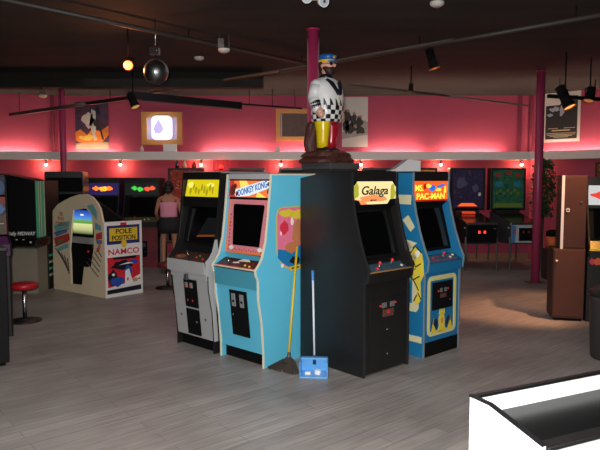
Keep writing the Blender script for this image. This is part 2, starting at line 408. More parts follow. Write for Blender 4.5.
# --- grey cabinet with yellow marquee
LG=(-.83-.31*.731-.02,5.91+.31*.682+.0,0)
gc,lo,sl,cp,cs=nintendo('arcade_cabinet','grey arcade cabinet with glowing yellow marquee and black hood, beside the blue one',0,-43,GREYL,GREYL,CREAM,.80,None,LG,BLACK)
f_=Slab((-.098,.77),(-.101,.887)); MB().obox(f_.o,f_.u,f_.v,f_.n,(-.325,.29),(0,f_.L),(-.03,.004)).build('control_box',GREYL,gc.r,.003)
coin_a=MB().obox(sl.o,sl.u,sl.v,sl.n,(-.10,.11),(.30,.58),(0,.012)).build('coin_door',MATT,gc.r,.003)
for k in (-.05,.03):
    q=MB(); q.mat(M('slot_grey')).obox(sl.o,sl.u,sl.v,sl.n,(k-.02,k+.02),(.50,.55),(.012,.02)); q.mat(M('token_orange',(190,100,50),.4)).obox(sl.o,sl.u,sl.v,sl.n,(k-.012,k+.012),(.505,.53),(.02,.023))
    q.mat(RED).obox(sl.o,sl.u,sl.v,sl.n,(k-.006,k+.006),(.36,.38),(.012,.018)); q.build('coin_slot',None,coin_a)
cb=MB().obox(sl.o,sl.u,sl.v,sl.n,(-.10,.11),(.02,.28),(0,.012)).build('cash_door',MATT,gc.r,.003)
MB().cone(sl.m(.07,.16,.012),sl.m(.07,.16,.022),.01,.01,10).build('lock',CHROME,cb)
q=MB(); 
for u,v in ((-.2,.2),(.2,.2)): q.cone(sl.m(u,v,0),sl.m(u,v,.006),.012,.012,10)
q.build('bolts',M('bolt_brass',(120,105,80),.4,.6),gc.r)
MB().obox(sl.o,sl.u,sl.v,sl.n,(-.03,.01),(.585,.64),(.02,.05)).build('coin_return',M('slot_dark',(90,92,92),.4,.4),gc.r)
gc.panel('bezel',(.085,1.03),(.17,1.42),MATT,th=.02)
q,_s=gc.panel('screen',(.08,1.05),(.165,1.40),SCREEN,th=.02,x=.22)
mq,ms=gc.panel('marquee',(.10,1.50),(.14,1.675),G('lemon',(225,205,20),1.0),th=.02,x=.27)
gc.panel('top_fascia',(.085,1.675),(.10,1.74),MATT,th=.04)
gc.panel('hood_strip',(.095,1.40),(.10,1.50),MATT,th=.03)
q=MB().mat(G('lemon_dark',(180,165,20),.85))
for i in range(9): q.prism(blob(-.19+.045*i,.07+.02*((i*5)%3-1),.016,.035,9,.35,i+20),ms.m,0,.002)
q.mat(G('lemon_pale',(245,235,110),1.1)).prism(blob(-.2,.12,.05,.03,10,.3,2),ms.m,.0,.0015).prism(blob(.13,.12,.06,.02,10,.3,3),ms.m,.0,.0015)
q.build('marquee_art',None,mq)
q=MB().mat(M('plastic_orange',(150,84,36),.4)).prism([(-.05,.0),(.26,.02),(.26,.04),(-.03,.02)],Slab((.08,1.10),(.16,1.4)).m,.001,.012)
q.mat(M('shield',(30,32,36),.2)).prism([(-.03,.03),(.26,.05),(.26,.2),(.08,.2)],Slab((.08,1.10),(.16,1.4)).m,.001,.012); q.build('screen_shade',None,gc.r)
joystick(cs,-.05,.07,cp,M('ball_black')); buttons(cs,[(.08,.07),(.2,.05),(-.2,.06)],cp,M('btn_red',(190,40,44),.4)); buttons(cs,[(.1,.1)],cp,M('btn_green',(40,120,80),.4))
q=MB().mat(M('cp_dark',(44,32,28),.5)).obox(cs.o,cs.u,cs.v,cs.n,(-H,H),(0,.16),(.0,.002)); q.mat(M('cp_brown',(120,80,60),.5)).prism(blob(-.17,.06,.08,.035,10,.2,1),cs.m,.002,.004); q.build('control_overlay',None,cp)

gc.r.scale=(1,1,1.01)
q=MB().prism([(-.10,.76),(-.10,.90),(-.06,.93),(-.015,.99),(.02,1.10),(.05,1.10),(.09,.76)],gc.sidemap(1),.0,.004); q.build('side_cheek',GREYL,gc.r)
q=MB().prism([(0,.12),(-.02,.4),(-.062,.62),(-.065,.76),(.0,.76),(.05,.12)],gc.sidemap(1),.0,.004); q.build('lower_cheek',GREYL,gc.r)
# --- black cabinet (Midway style) and blue/yellow one share an outline
MID=[(0,0),(0,.80),(-.035,.83),(-.048,.93),(.0,1.03),(.06,1.19),(.115,1.38),(.15,1.56),(.15,1.75)]
def midway(label,C,deg,W,sidem,trim,frontm,depth,backcut=True):
    a=math.radians(deg); loc=(C[0]+W/2*math.cos(a),C[1]+W/2*math.sin(a),0)
    c=Cab('arcade_cabinet',label,loc,deg,W)
    prof=MID+([(.50,1.75),(depth,1.70),(depth,0)] if backcut else [(depth-.15,1.75),(depth,1.6),(depth,0)])
    c.sides(prof,sidem,trim,len(MID))
    lo,sl=c.panel('front_panel',(.004,.02),(.004,.80),frontm)
    cp,cs=c.panel('control_panel',(-.04,.90),(.08,.958),M('cp_steel',(34,36,40),.4,var=.2,scale=20),th=.02)
    c.panel('control_front',(-.036,.81),(-.041,.90),frontm)
    c.panel('back_panel',(depth-.01,1.6),(depth-.01,.02),BLACK)
    c.panel('top_panel',(.46,1.745),(.16,1.745),BLACK)
    c.panel('bezel',(.10,1.0),(.22,1.42),MATT,th=.02)
    c.panel('screen',(.095,1.03),(.214,1.40),SCREEN,th=.02,x=.22)
    c.panel('speaker_shelf',(.22,1.42),(.165,1.47),MATT,th=.02)
    return c,lo,sl,cp,cs
ga,lo,sl,cp,cs=midway('tall black arcade cabinet with glowing cream marquee, nearest the camera in the island',(.553,5.17),42,.62,BLACK,M('edge_black',(40,40,42),.3),BLACK,.82)
mq,ms=ga.panel('marquee',(.158,1.47),(.158,1.67),G('mq_cream',(255,225,160),1.15),th=.02)
ga.panel('top_fascia',(.150,1.67),(.150,1.745),BLACK)
q=MB(); q.mat(G('mq_ylime',(190,190,60),.9)).prism(blob(-.25,.12,.035,.07,12,.25,1),ms.m,0,.002).prism(blob(.25,.10,.035,.08,12,.25,2),ms.m,0,.002)
q.mat(G('mq_lorange',(250,150,90),1.1)).prism([(-.29,.0),(-.1,.0),(-.14,.03),(-.29,.05)],ms.m,0,.002).prism(blob(-.02,.05,.2,.03,12,.2,4),ms.m,0,.001)
q.mat(MATT).prism([(-.29,-.001),(-.19,-.001),(-.22,.035),(-.29,.045)],ms.m,.002,.004).prism([(.29,-.001),(.17,-.001),(.21,.04),(.29,.045)],ms.m,.002,.004).prism([(-.29,.2),(-.24,.2),(-.29,.15)],ms.m,.002,.004).prism([(.29,.2),(.24,.2),(.29,.15)],ms.m,.002,.004)
q.build('marquee_art',None,mq)
text('Galaga',G('mq_ink',(40,60,35),.25),ms.m(0,.11,.003),ms.u,ms.v,.36,.10,mq,'marquee_lettering',shear=.2)
text('MIDWAY',G('mq_ink',(40,60,35),.25),ms.m(-.02,.035,.003),ms.u,ms.v,.09,.014,mq,'marquee_small_lettering')
MB().cone(ms.m(.0,.225,-.005),ms.m(.0,.225,.006),.008,.008,8).build('marquee_bolt',CHROME,ga.r)
buttons(cs,[(-.13,.05)],cp,M('ball_red',(215,40,48),.35),.02); joystick(cs,-.13,.05,cp,M('ball_red')); joystick(cs,.06,.07,cp,M('ball_red'))
buttons(cs,[(.2,.05)],cp,M('btn_white',(220,215,205),.4))
q=MB().mat(M('cp_teal',(50,78,92),.5)).obox(cs.o,cs.u,cs.v,cs.n,(-.24,.25),(.01,.12),(0,.002)); q.mat(M('cp_tan',(170,120,70),.5)).obox(cs.o,cs.u,cs.v,cs.n,(-ga.hi,ga.hi),(-.004,.008),(0,.005)); q.build('control_overlay',None,cp)
cdm=M('coin_brown',(96,60,56),.4)
pl=MB().obox(sl.o,sl.u,sl.v,sl.n,(-.23,.23),(.09,.64),(0,.006)).build('coin_door',BLACK,ga.r,.002)
q=MB()
q.mat(M('coin_silver',(130,130,128),.35,.4)).obox(sl.o,sl.u,sl.v,sl.n,(-.075,-.02),(.555,.60),(.006,.016)).obox(sl.o,sl.u,sl.v,sl.n,(.035,.09),(.555,.60),(.006,.016))
q.mat(cdm).obox(sl.o,sl.u,sl.v,sl.n,(-.065,.08),(.475,.54),(.006,.014)); q.mat(M('ball_red')).cone(sl.m(-.10,.575,.006),sl.m(-.10,.575,.018),.01,.01,8).cone(sl.m(.105,.585,.006),sl.m(.105,.585,.018),.01,.01,8).obox(sl.o,sl.u,sl.v,sl.n,(-.01,.02),(.5,.53),(.014,.018))
q.build('coin_slot',None,pl)
for v in (.36,.14): MB().cone(sl.m(0,v,.006),sl.m(0,v,.014),.009,.009,10).build('lock',CHROME,pl)

TEAL=M('blue_side',(28,112,160),.42,var=.06); ARTC=M('band_cream',(214,210,168),.45); YEL=M('cab_yellow',(226,206,70),.45)
mp_,lo,sl,cp,cs=midway('blue arcade cabinet with cream and yellow artwork at the right end of the island',(1.19,5.76),41.7,.60,TEAL,M('edge_steel',(120,140,150),.3),TEAL,.78,False)
mp_.panel('toe_kick',(.002,.0),(.002,.14),MATT,x=mp_.hi)
mq,ms=mp_.panel('marquee',(.158,1.475),(.158,1.67),G('mq_or2',(240,88,22),1.4),th=.02)
mp_.panel('top_fascia',(.150,1.67),(.150,1.745),BLACK)
text('PAC-MAN',G('mq_yel2',(255,215,70),1.6),ms.m(0,.05,.001),ms.u,ms.v,.46,.06,mq,'marquee_lettering')
text('MS.',G('mq_yel2',(255,215,70),1.6),ms.m(-.19,.13,.001),ms.u,ms.v,.13,.06,mq,'marquee_lettering')
q=MB(); q.mat(G('mq_bl2',(40,120,230),1.0)).prism(blob(.02,.13,.06,.03,10,.25,1),ms.m,0,.002).prism([(.1,.12),(.24,.15),(.22,.17),(.1,.15)],ms.m,0,.002)
q.mat(G('mq_y3',(255,200,60),1.5)).prism(blob(-.04,.15,.04,.02,9,.2,2),ms.m,.0,.0025).prism(blob(.13,.11,.05,.018,9,.2,3),ms.m,0,.0025).prism(blob(.24,.11,.02,.04,9,.2,3),ms.m,0,.0025)
q.mat(G('mq_r3',(180,30,30),.8)).obox(ms.o,ms.u,ms.v,ms.n,(-.28,.28),(0,.014),(0,.002)).prism(blob(-.1,.14,.02,.03,9,.2,5),ms.m,0,.0025); q.build('marquee_art',None,mq)
# side art (left side): cream bands and loose yellow swirls
sm_=mp_.sidemap(-1)
q=MB(); q.mat(ARTC).prism([(.17,1.45),(.77,1.45),(.77,1.54),(.165,1.54)],sm_,0,.002)
q.prism([(.25,1.18),(.34,1.13),(.48,1.28),(.36,1.32)],sm_,0,.002).prism([(.09,1.09),(.2,1.0),(.34,1.04),(.26,1.12)],sm_,0,.002)
q.prism([(.02,.14),(.75,.14),(.75,.2),(.02,.2)],sm_,0,.002)
q.prism([(.13,1.02),(.2,1.10),(.30,1.06),(.22,.98)],sm_,0,.002).prism([(.12,1.24),(.17,1.19),(.27,1.30),(.2,1.35)],sm_,0,.002)
q.prism([(.09,.43),(.75,.43),(.75,.51),(.14,.51),(.14,.78),(.06,.78),(.06,.47)],sm_,0,.002)
q.mat(YEL).prism([(.03,1.0),(.11,1.06),(.17,.98),(.13,.88),(.16,.78),(.10,.70),(.08,.60),(.12,.53),(.07,.50),(.03,.56),(.04,.72),(.0,.8),(.01,.92)],sm_,.002,.004).prism(blob(.13,.9,.07,.1,14,.25,2),sm_,0,.003).prism(blob(.26,.82,.11,.1,14,.3,3),sm_,0,.003).prism([(.16,.78),(.4,.72),(.44,.56),(.38,.55),(.33,.66),(.17,.7)],sm_,0,.003).prism(blob(.36,1.0,.07,.07,12,.3,5),sm_,0,.003).prism(blob(.28,.32,.09,.085,14,.15,6),sm_,0,.003)
q.mat(M('art_white')).prism(blob(.13,.95,.035,.04,10,.2,4),sm_,.003,.004)
q.mat(M('art_navy',(16,46,84),.45)).prism(blob(.28,.3,.035,.05,10,.3,7),sm_,.003,.004).prism([(.2,.87),(.3,.83),(.3,.84),(.2,.89)],sm_,.003,.004).prism([(.22,.75),(.36,.70),(.36,.715),(.22,.77)],sm_,.003,.004).prism([(.1,.84),(.16,.81),(.16,.82),(.1,.855)],sm_,.003,.004)
q.mat(M('art_black'))
for a,b2 in (((.03,1.0),(.11,1.06)),((.11,1.06),(.17,.98)),((.17,.98),(.13,.88)),((.04,.90),(.10,.86)),((.10,.86),(.13,.92)),((.05,.78),(.12,.74)),((.10,.70),(.06,.64)),((.03,.56),(.07,.62)),((.08,.60),(.12,.53)),((.13,.88),(.16,.78)),((.16,.78),(.10,.70))):
    dv=Vector((b2[0]-a[0],b2[1]-a[1])).normalized()*.006; q.prism([(a[0]-dv.y,a[1]+dv.x),(b2[0]-dv.y,b2[1]+dv.x),(b2[0]+dv.y,b2[1]-dv.x),(a[0]+dv.y,a[1]-dv.x)],sm_,.004,.005)
q.mat(M('art_white')).prism(blob(.08,.99,.03,.03,10,.2,4),sm_,.004,.005)
q.mat(YEL).prism([(.27,1.19),(.33,1.16),(.36,1.19),(.30,1.22)],sm_,.002,.003); q.build('side_art',None,mp_.r)
# front art
q=MB(); 
def ring(q,x0,x1,y0,y1,r,w,mp,h0,h1):
    a=rrect(x0,x1,y0,y1,r); b_=rrect(x0+w,x1-w,y0+w,y1-w,max(.005,r-w)); n=len(a)
    for i in range(n):
        j=(i+1)%n; q.prism([a[i],a[j],b_[j],b_[i]],mp,h0,h1)
q.mat(ARTC); ring(q,-.24,.24,.17,.75,.06,.045,sl.m,.001,.004)
q.mat(YEL); ring(q,-.215,.215,.195,.725,.04,.012,sl.m,.004,.006)
q.mat(YEL).prism(blob(.0,.30,.05,.08,14,.15,3),sl.m,.001,.005).prism([(-.05,.37),(-.03,.42),(-.01,.38),(.0,.43),(.02,.38),(.04,.42),(.05,.36)],sl.m,.001,.005).prism([(-.07,.19),(.07,.19),(.04,.26),(-.04,.26)],sl.m,.001,.006)
q.mat(M('art_navy')).prism(blob(-.12,.27,.05,.06,12,.3,5),sl.m,.001,.004).prism(blob(.12,.27,.05,.06,12,.3,6),sl.m,.001,.004)
q.mat(YEL)
for k in (-1,1): q.prism([(k*.09,.2),(k*.15,.3),(k*.13,.34),(k*.16,.27),(k*.17,.21)],sl.m,.004,.006)
q.mat(M('art_orange',(214,140,50),.5)).prism(blob(.0,.3,.02,.03,8,.2,9),sl.m,.005,.007)
q.build('front_art',None,lo)
pl=MB().obox(sl.o,sl.u,sl.v,sl.n,(-.165,.165),(.42,.685),(0,.012)).build('coin_door',MATT,mp_.r,.002)
q=MB(); q.mat(cdm).obox(sl.o,sl.u,sl.v,sl.n,(-.045,.045),(.53,.57),(.012,.02)); q.mat(M('coin_silver')).obox(sl.o,sl.u,sl.v,sl.n,(-.05,-.015),(.585,.625),(.012,.02)).obox(sl.o,sl.u,sl.v,sl.n,(.02,.055),(.585,.625),(.012,.02)); q.mat(M('ball_red')).cone(sl.m(-.08,.6,.012),sl.m(-.08,.6,.02),.01,.01,8).cone(sl.m(.08,.61,.012),sl.m(.08,.61,.02),.01,.01,8); q.build('coin_slot',None,pl)
MB().cone(sl.m(.11,.5,.012),sl.m(.11,.5,.02),.009,.009,10).build('lock',CHROME,pl)
q=MB().mat(M('cp_teal2',(44,96,116),.4)).obox(cs.o,cs.u,cs.v,cs.n,(-.26,.26),(.005,.125),(0,.002)); q.mat(M('cp_magenta',(150,50,90),.4)).obox(cs.o,cs.u,cs.v,cs.n,(-.2,.22),(.03,.045),(.002,.003)).obox(cs.o,cs.u,cs.v,cs.n,(-.2,.22),(.085,.1),(.002,.003)); q.build('control_overlay',None,cp)
joystick(cs,.0,.06,cp,M('ball_red')); buttons(cs,[(.14,.06),(.22,.09)],cp,M('btn_white'),.015); buttons(cs,[(-.12,.08)],cp,M('btn_red'))
# carton on top
c=D(400,172,6.28)
q=MB(); q.prism([(-.14,0),(.13,0),(.13,.10),(.02,.115),(-.10,.03),(-.14,.02)],lambda u,v,h:Vector((u,h,v)),-.08,.10)
for v in q.v: v*=1.12
tag(q.build('crumpled_carton',M('pale_card',(176,176,178),.7)),'pale grey folded carton on top of the blue and yellow cabinet','carton')
bpy.data.objects['crumpled_carton'].location=(mp_.r.location.x-.36,mp_.r.location.y+.22,1.754); bpy.data.objects['crumpled_carton'].rotation_euler=(0,0,math.radians(5))

# ================================================================== PLINTH + STATUE
u=Vector((.743,.669,0)); w=Vector((-.669,.743,0)); P0=Vector((.315,6.30,0))
pq=thing('statue_plinth','grey and black box plinth carrying the statue behind the black cabinet','plinth',(P0.x,P0.y,0),math.radians(42))
MB().box(0,.42,0,.42,.0,1.79).build('plinth_body',M('plinth_black',(44,44,46),.5),pq,.004)
MB().box(-.012,.432,-.012,.432,1.79,1.855).build('plinth_top',M('plinth_grey',(70,71,73),.5),pq,.004)
SX,SY=P0.x+(.743-.669)*.21,P0.y+(.669+.743)*.21
st=thing('bearded_statue','painted statue of bearded man in blue cap and chequered jacket, on the plinth','statue',(SX-.045,SY,1.857),math.radians(48))
rock=M('rock_brown',(72,34,28),.6,var=.5,scale=30)
q=MB(); rr=random.Random(5)
q.loft([(0,0,0,.255,.235),(0,0,.03,.25,.23),(.01,0,.06,.22,.20),(0,.01,.062,.235,.215),(0,0,.10,.215,.20),(0,0,.125,.16,.15)],28,3.2,False)
for v in q.v: v.x*=1+rr.uniform(-.05,.05); v.y*=1+rr.uniform(-.05,.05)
q.build('rock_base',rock,st)
q=MB(); q.loft([(-.12,.10,.11,.065,.06),(-.13,.10,.2,.07,.065),(-.125,.1,.3,.06,.06),(-.12,.1,.40,.05,.05),(-.12,.1,.43,.02,.02)],14,2,False)
for v in q.v: v.x+=rr.uniform(-.006,.006); v.y+=rr.uniform(-.006,.006)
q.build('stump',rock,st)
YL=M('statue_yellow',(224,196,24),.25,var=.05); RD=M('statue_red',(160,20,38),.25,var=.08); BT=M('statue_boot',(34,22,20),.3)
def leg(sx,m):
    MB().loft([(sx*.062,.0,.155,.052,.058),(sx*.064,.0,.22,.054,.06),(sx*.066,-.005,.32,.063,.07),(sx*.064,0,.42,.078,.085),(sx*.055,0,.48,.082,.09)],20).build('trouser_leg',m,st)
    MB().loft([(sx*.066,-.03,.118,.045,.085),(sx*.066,-.03,.135,.047,.088),(sx*.064,-.01,.155,.042,.06),(sx*.062,0,.19,.040,.044)],16).build('boot',BT,st)
leg(-1,YL); leg(1,RD)
q=MB().ball((-.0,-.085,.425),.045,.03,.035); q.build('jacket_tail',RD,st)
# jacket with chequers and flames painted on
jm,nt,b=nodes('statue_jacket')
tc=N(nt,'ShaderNodeTexCoord'); sx_=N(nt,'ShaderNodeSeparateXYZ'); nt.links.new(tc.outputs['Object'],sx_.inputs[0])
at=N(nt,'ShaderNodeMath',operation='ARCTAN2'); nt.links.new(sx_.outputs['Y'],at.inputs[0]); nt.links.new(sx_.outputs['X'],at.inputs[1])
mu=N(nt,'ShaderNodeMath',operation='MULTIPLY'); mu.inputs[1].default_value=.045*20/(2*PI); nt.links.new(at.outputs[0],mu.inputs[0])
cb_=N(nt,'ShaderNodeCombineXYZ'); nt.links.new(mu.outputs[0],cb_.inputs[0]); nt.links.new(sx_.outputs['Z'],cb_.inputs[1])
ck=N(nt,'ShaderNodeTexChecker'); ck.inputs['Scale'].default_value=1/.045; ck.inputs['Color1'].default_value=rgb((232,230,226)); ck.inputs['Color2'].default_value=rgb((14,14,20))
nt.links.new(cb_.outputs[0],ck.inputs['Vector'])
sn=N(nt,'ShaderNodeMath',operation='SINE'); m2=N(nt,'ShaderNodeMath',operation='MULTIPLY'); m2.inputs[1].default_value=17; nt.links.new(at.outputs[0],m2.inputs[0])
zz=N(nt,'ShaderNodeMath',operation='MULTIPLY_ADD'); zz.inputs[1].default_value=22; nt.links.new(sx_.outputs['Z'],zz.inputs[0]); nt.links.new(m2.outputs[0],zz.inputs[2]); nt.links.new(zz.outputs[0],sn.inputs[0])
pw=N(nt,'ShaderNodeMath',operation='MULTIPLY_ADD'); pw.inputs[1].default_value=.055; pw.inputs[2].default_value=.60; nt.links.new(sn.outputs[0],pw.inputs[0])
gt=N(nt,'ShaderNodeMath',operation='GREATER_THAN'); nt.links.new(sx_.outputs['Z'],gt.inputs[0]); nt.links.new(pw.outputs[0],gt.inputs[1])
fl=N(nt,'ShaderNodeMix',data_type='RGBA'); fl.inputs[6].default_value=rgb((14,14,20)); fl.inputs[7].default_value=rgb((226,227,228)); nt.links.new(gt.outputs[0],fl.inputs[0])
g2=N(nt,'ShaderNodeMath',operation='GREATER_THAN'); g2.inputs[1].default_value=.585; nt.links.new(sx_.outputs['Z'],g2.inputs[0])
fx=N(nt,'ShaderNodeMix',data_type='RGBA'); nt.links.new(g2.outputs[0],fx.inputs[0]); nt.links.new(ck.outputs[0],fx.inputs[6]); nt.links.new(fl.outputs[2],fx.inputs[7])
nt.links.new(fx.outputs[2],b.inputs['Base Color']); b.inputs['Roughness'].default_value=.3
MB().loft([(0,0,.425,.150,.135),(0,0,.44,.155,.14),(0,-.005,.52,.165,.150),(0,-.01,.60,.168,.155),(0,-.005,.68,.172,.15),(0,0,.76,.178,.14),(0,.005,.81,.172,.125),(0,.01,.85,.13,.10),(0,.01,.885,.07,.07),(0,.01,.90,.05,.055)],40,2.2).build('jacket',jm,st)
SL=M('sleeve_white',(226,227,228),.3,var=.04); NV=M('navy_band',(18,20,38),.3)
def limb(pts,mats,parent,name):
    q=MB()
    q.mat(mats)
    for (a,ra),(b2,rb) in zip(pts,pts[1:]): q.cone(a,b2,ra,rb,18); 
    for a,ra in pts: q.ball(a,ra*.985,n=18,m=10)
    return q.build(name,None,parent)
for k in (-1,1):
    s_=limb([((k*.140,.01,.79),.066),((k*.165,.02,.66),.066),((k*.160,-.01,.56),.058)],SL,st,'sleeve')
    limb([((k*.161,-.004,.585),.061),((k*.1605,-.006,.572),.0605)],NV,s_,'cuff_stripe'); limb([((k*.163,.004,.615),.063),((k*.162,.002,.603),.0625)],NV,s_,'cuff_stripe')
    limb([((k*.16,-.03,.55),.04),((k*.155,-.06,.49),.036)],M('statue_skin',(214,160,140),.35),st,'hand')
q=MB(); n0=Slab((-.155,.70),(-.06,.88))
q.mat(NV).prism([(-.10,.17),(-.025,.13),(.0,.0),(-.02,-.01),(-.07,.07),(-.085,.10)],n0.m,-.02,.022).prism([(.10,.17),(.025,.13),(.0,.0),(.02,-.01),(.07,.07),(.085,.10)],n0.m,-.02,.022)
q.build('lapel',None,st)
q=MB().mat(NV); q.loft([(0,.01,.865,.088,.082),(0,.005,.90,.078,.075),(0,.005,.915,.066,.066)],24); q.build('collar',None,st)
MB().mat(YL).ball((.0,-.163,.60),.014,.008,.014).ball((.0,-.158,.66),.012,.008,.012).build('jacket_buttons',None,st)
SK=M('statue_skin')
q=MB(); q.loft([(0,0,.88,.045,.045),(0,0,.93,.045,.048),(0,-.01,.945,.056,.062),(0,-.008,.98,.064,.076),(0,-.005,1.02,.066,.08),(0,0,1.05,.064,.076),(0,0,1.075,.055,.062)],24)
q.ball((0,-.092,1.0),.015,.024,.02,10,8); q.ball((.066,.005,1.0),.01,.018,.022,8,6); q.ball((-.066,.005,1.0),.01,.018,.022,8,6)
q.build('head',SK,st)
q=MB().mat(M('beard_dark',(48,26,20),.6,var=.3,scale=40)); q.loft([(0,-.04,.895,.02,.02),(0,-.045,.92,.045,.04),(0,-.035,.95,.062,.058),(0,-.02,.975,.067,.067),(0,-.005,.99,.067,.072)],20); q.ball((0,-.085,.978),.035,.015,.01); q.loft([(0,.03,.95,.058,.05),(0,.03,1.0,.069,.057),(0,.025,1.04,.068,.06)],18); q.build('beard_and_hair',None,st)
q=MB().mat(SCREEN)
for k in (-1,1): q.ball((k*.028,-.079,1.018),.024,.012,.018,12,8)
q.tube([(-.066,0,1.02),(-.05,-.065,1.02),(.05,-.065,1.02),(.066,0,1.02)],.004,6); q.build('sunglasses',None,st)
CB=M('cap_blue',(24,92,168),.3); 
q=MB(); q.mat(CB).loft([(0,0,1.05,.072,.085),(0,-.003,1.08,.082,.092),(0,-.006,1.105,.088,.096),(0,-.004,1.118,.06,.07)],26)
q.mat(YL).loft([(0,0,1.043,.074,.087),(0,0,1.062,.078,.091)],26).ball((0,-.09,1.09),.018,.012,.02,10,8); q.mat(CB).loft([(0,-.07,1.038,.055,.055),(0,-.072,1.046,.056,.056)],20); q.build('cap',None,st)
st.scale=(1.08,1.08,1.0)

# ================================================================== broom and dustpan
def rod_to(a,b_): return Vector(b_)-Vector(a)
ft=Z(287,372); top=Vector((-.02,5.55,0)); 
bpos=Vector((-.11,5.25,0)); btop=Vector((-.012,5.71,1.09))
br_=thing('broom','old broom with dark bristles and long yellow handle leaning on the blue cabinet','broom',bpos)
tp=D(297,247,5.56)-bpos; bs_=D(288.5,358,5.25)-bpos
MB().cone(bs_,tp,.011,.011,10).build('handle',M('broom_yellow',(212,182,34),.4),br_)
MB().cone(bs_-(tp-bs_).normalized()*.03,bs_+(tp-bs_).normalized()*.05,.02,.014,12).build('ferrule',M('grey_socket',(86,80,72),.5),br_)
q=MB(); e=Vector((.80,-.60,0)); bris=M('bristle',(50,42,36),.9,var=.4,scale=60)
hz=bs_.z-.02
rr=random.Random(2)
for i in range(240):
    f=rr.uniform(-1,1); g=rr.uniform(-1,1)
    a=Vector((bs_.x,bs_.y,0))+e*(f*.06)+Vector((.6,.8,0))*(g*.018)+Vector((0,0,hz)); b2=Vector((bs_.x-.045,bs_.y-.02,0))+e*(f*.165-.01)+Vector((.6,.8,0))*(g*.035)+Vector((0,0,rr.uniform(.004,.014)))
    q.cone(a,b2,.0045,.003,4,False)
q.build('bristles',bris,br_)
q=MB(); q.loft([(bs_.x,bs_.y,hz-.03,.058,.03),(bs_.x,bs_.y,hz+.0,.05,.028),(bs_.x,bs_.y,hz+.03,.022,.02)],14); q.build('bristle_cap',bris,br_)

dp=Z(314,375); DPB=M('dustpan_blue',(92,164,224),.35,var=.06)
du=thing('dustpan','light blue long-handled dustpan standing before the black cabinet beside the broom','dustpan',(dp.x,dp.y,0),math.radians(-4))
q=MB(); q.box(-.115,.115,-.10,.09,0,.012).box(-.115,.115,.08,.095,.012,.14).box(-.121,-.111,-.08,.095,.0,.13).box(.111,.121,-.08,.095,.0,.13).box(-.115,.115,.03,.095,.125,.14)
q.build('pan',DPB,du,.003)
q=MB().mat(M('bits_white',(230,232,234),.6)); q.prism(blob(-.05,-.02,.03,.02,8,.3,1),lambda u,v,h:Vector((u,v,h)),.013,.035); q.prism(blob(.03,-.01,.025,.025,8,.3,2),lambda u,v,h:Vector((u,v,h)),.013,.05); q.build('white_bits',None,du)  # small white raised shapes on the pan floor
q=MB(); q.cone((.0,.085,.10),(-.018,.16,.80),.009,.009,10); q.build('handle',M('handle_white',(214,220,230),.35),du)
MB().cone((-.018,.16,.74),(-.0215,.175,.885),.0125,.0125,12).build('grip',M('grip_blue',(60,130,210),.4),du)
MB().cone((0,.083,.07),(0,.09,.15),.016,.014,12).build('handle_socket',M('socket_navy',(40,60,90),.4),du)

# ================================================================== PINBALL MACHINES
def pinball_parts(r, body, glass_art, front, frame=BLACK, lamp=None):
    sp=[( -.65,.50),(-.65,.86),(.62,1.02),(.62,.42)]
    o=MB().prism(sp,lambda u,v,h:Vector((h,u,v)),-.28,.28).build('cabinet_body',body,r,.004)
    MB().box(-.285,.285,-.665,-.60,.855,.885).build('lockdown_bar',CHROME,r,.004)
    sl=Slab((-.59,.875),(.36,.995)); MB().obox(sl.o,sl.u,sl.v,sl.n,(-.265,.265),(0,sl.L),(-.01,.008)).build('playfield_glass',M('playfield',(38,36,30),.15,var=.6,scale=14),r)
    f=Slab((-.651,.52),(-.651,.84)); fr=MB().obox(f.o,f.u,f.v,f.n,(-.27,.27),(0,.32),(0,.004)).build('front_panel',front,r)
    cd2=MB().obox(f.o,f.u,f.v,f.n,(-.13,.13),(.03,.27),(.004,.014)).build('coin_door',MATT,fr)
    q=MB()
    for k in (-.05,.05): q.obox(f.o,f.u,f.v,f.n,(k-.018,k+.018),(.17,.215),(.014,.02))
    q.build('coin_slot',lamp or M('slot_red',(120,30,30),.4),cd2)
    for k in (-1,1): MB().cone((k*.28,-.55,.78),(k*.292,-.55,.78),.014,.014,10).build('flipper_button',M('btn_white'),r)
    MB().cone((.21,-.65,.78),(.21,-.72,.78),.009,.009,8).ball((.21,-.73,.78),.016,n=10,m=6).build('plunger',CHROME,r)
    for sx in (-1,1):
        for y,z1,yo in ((-.62,.62,-.04),(.58,.60,.04)):
            q=MB(); x=sx*.275
            q.obox((x,y,0),(1,0,0),(0,1,0),(0,0,1),(-.022,.022),(-.004,.004),(.1,z1)) if False else None
            q.add([(x-.025,y,z1),(x+.025,y,z1),(x+.025,y+.01,z1),(x-.025,y+.01,z1),(x-.012+sx*.01,y+yo,.03),(x+.012+sx*.01,y+yo,.03),(x+.012+sx*.01,y+yo+.01,.03),(x-.012+sx*.01,y+yo+.01,.03)],[(0,1,2,3),(4,7,6,5),(0,4,5,1),(1,5,6,2),(2,6,7,3),(3,7,4,0)])
            q.cone((x+sx*.01,y+yo+.005,0),(x+sx*.01,y+yo+.005,.035),.02,.012,10); q.build('leg',STEEL,r)
    MB().box(-.24,.24,.36,.62,.98,1.10).build('backbox_neck',frame,r)
    bb=MB().box(-.35,.35,.36,.60,1.06,1.90).build('backbox',frame,r,.006)
    g=Slab((.359,1.10),(.359,1.86))
    gp=MB().obox(g.o,g.u,g.v,g.n,(-.305,.305),(.0,.76),(0,.006)).build('backglass',glass_art,bb)
    return g,gp
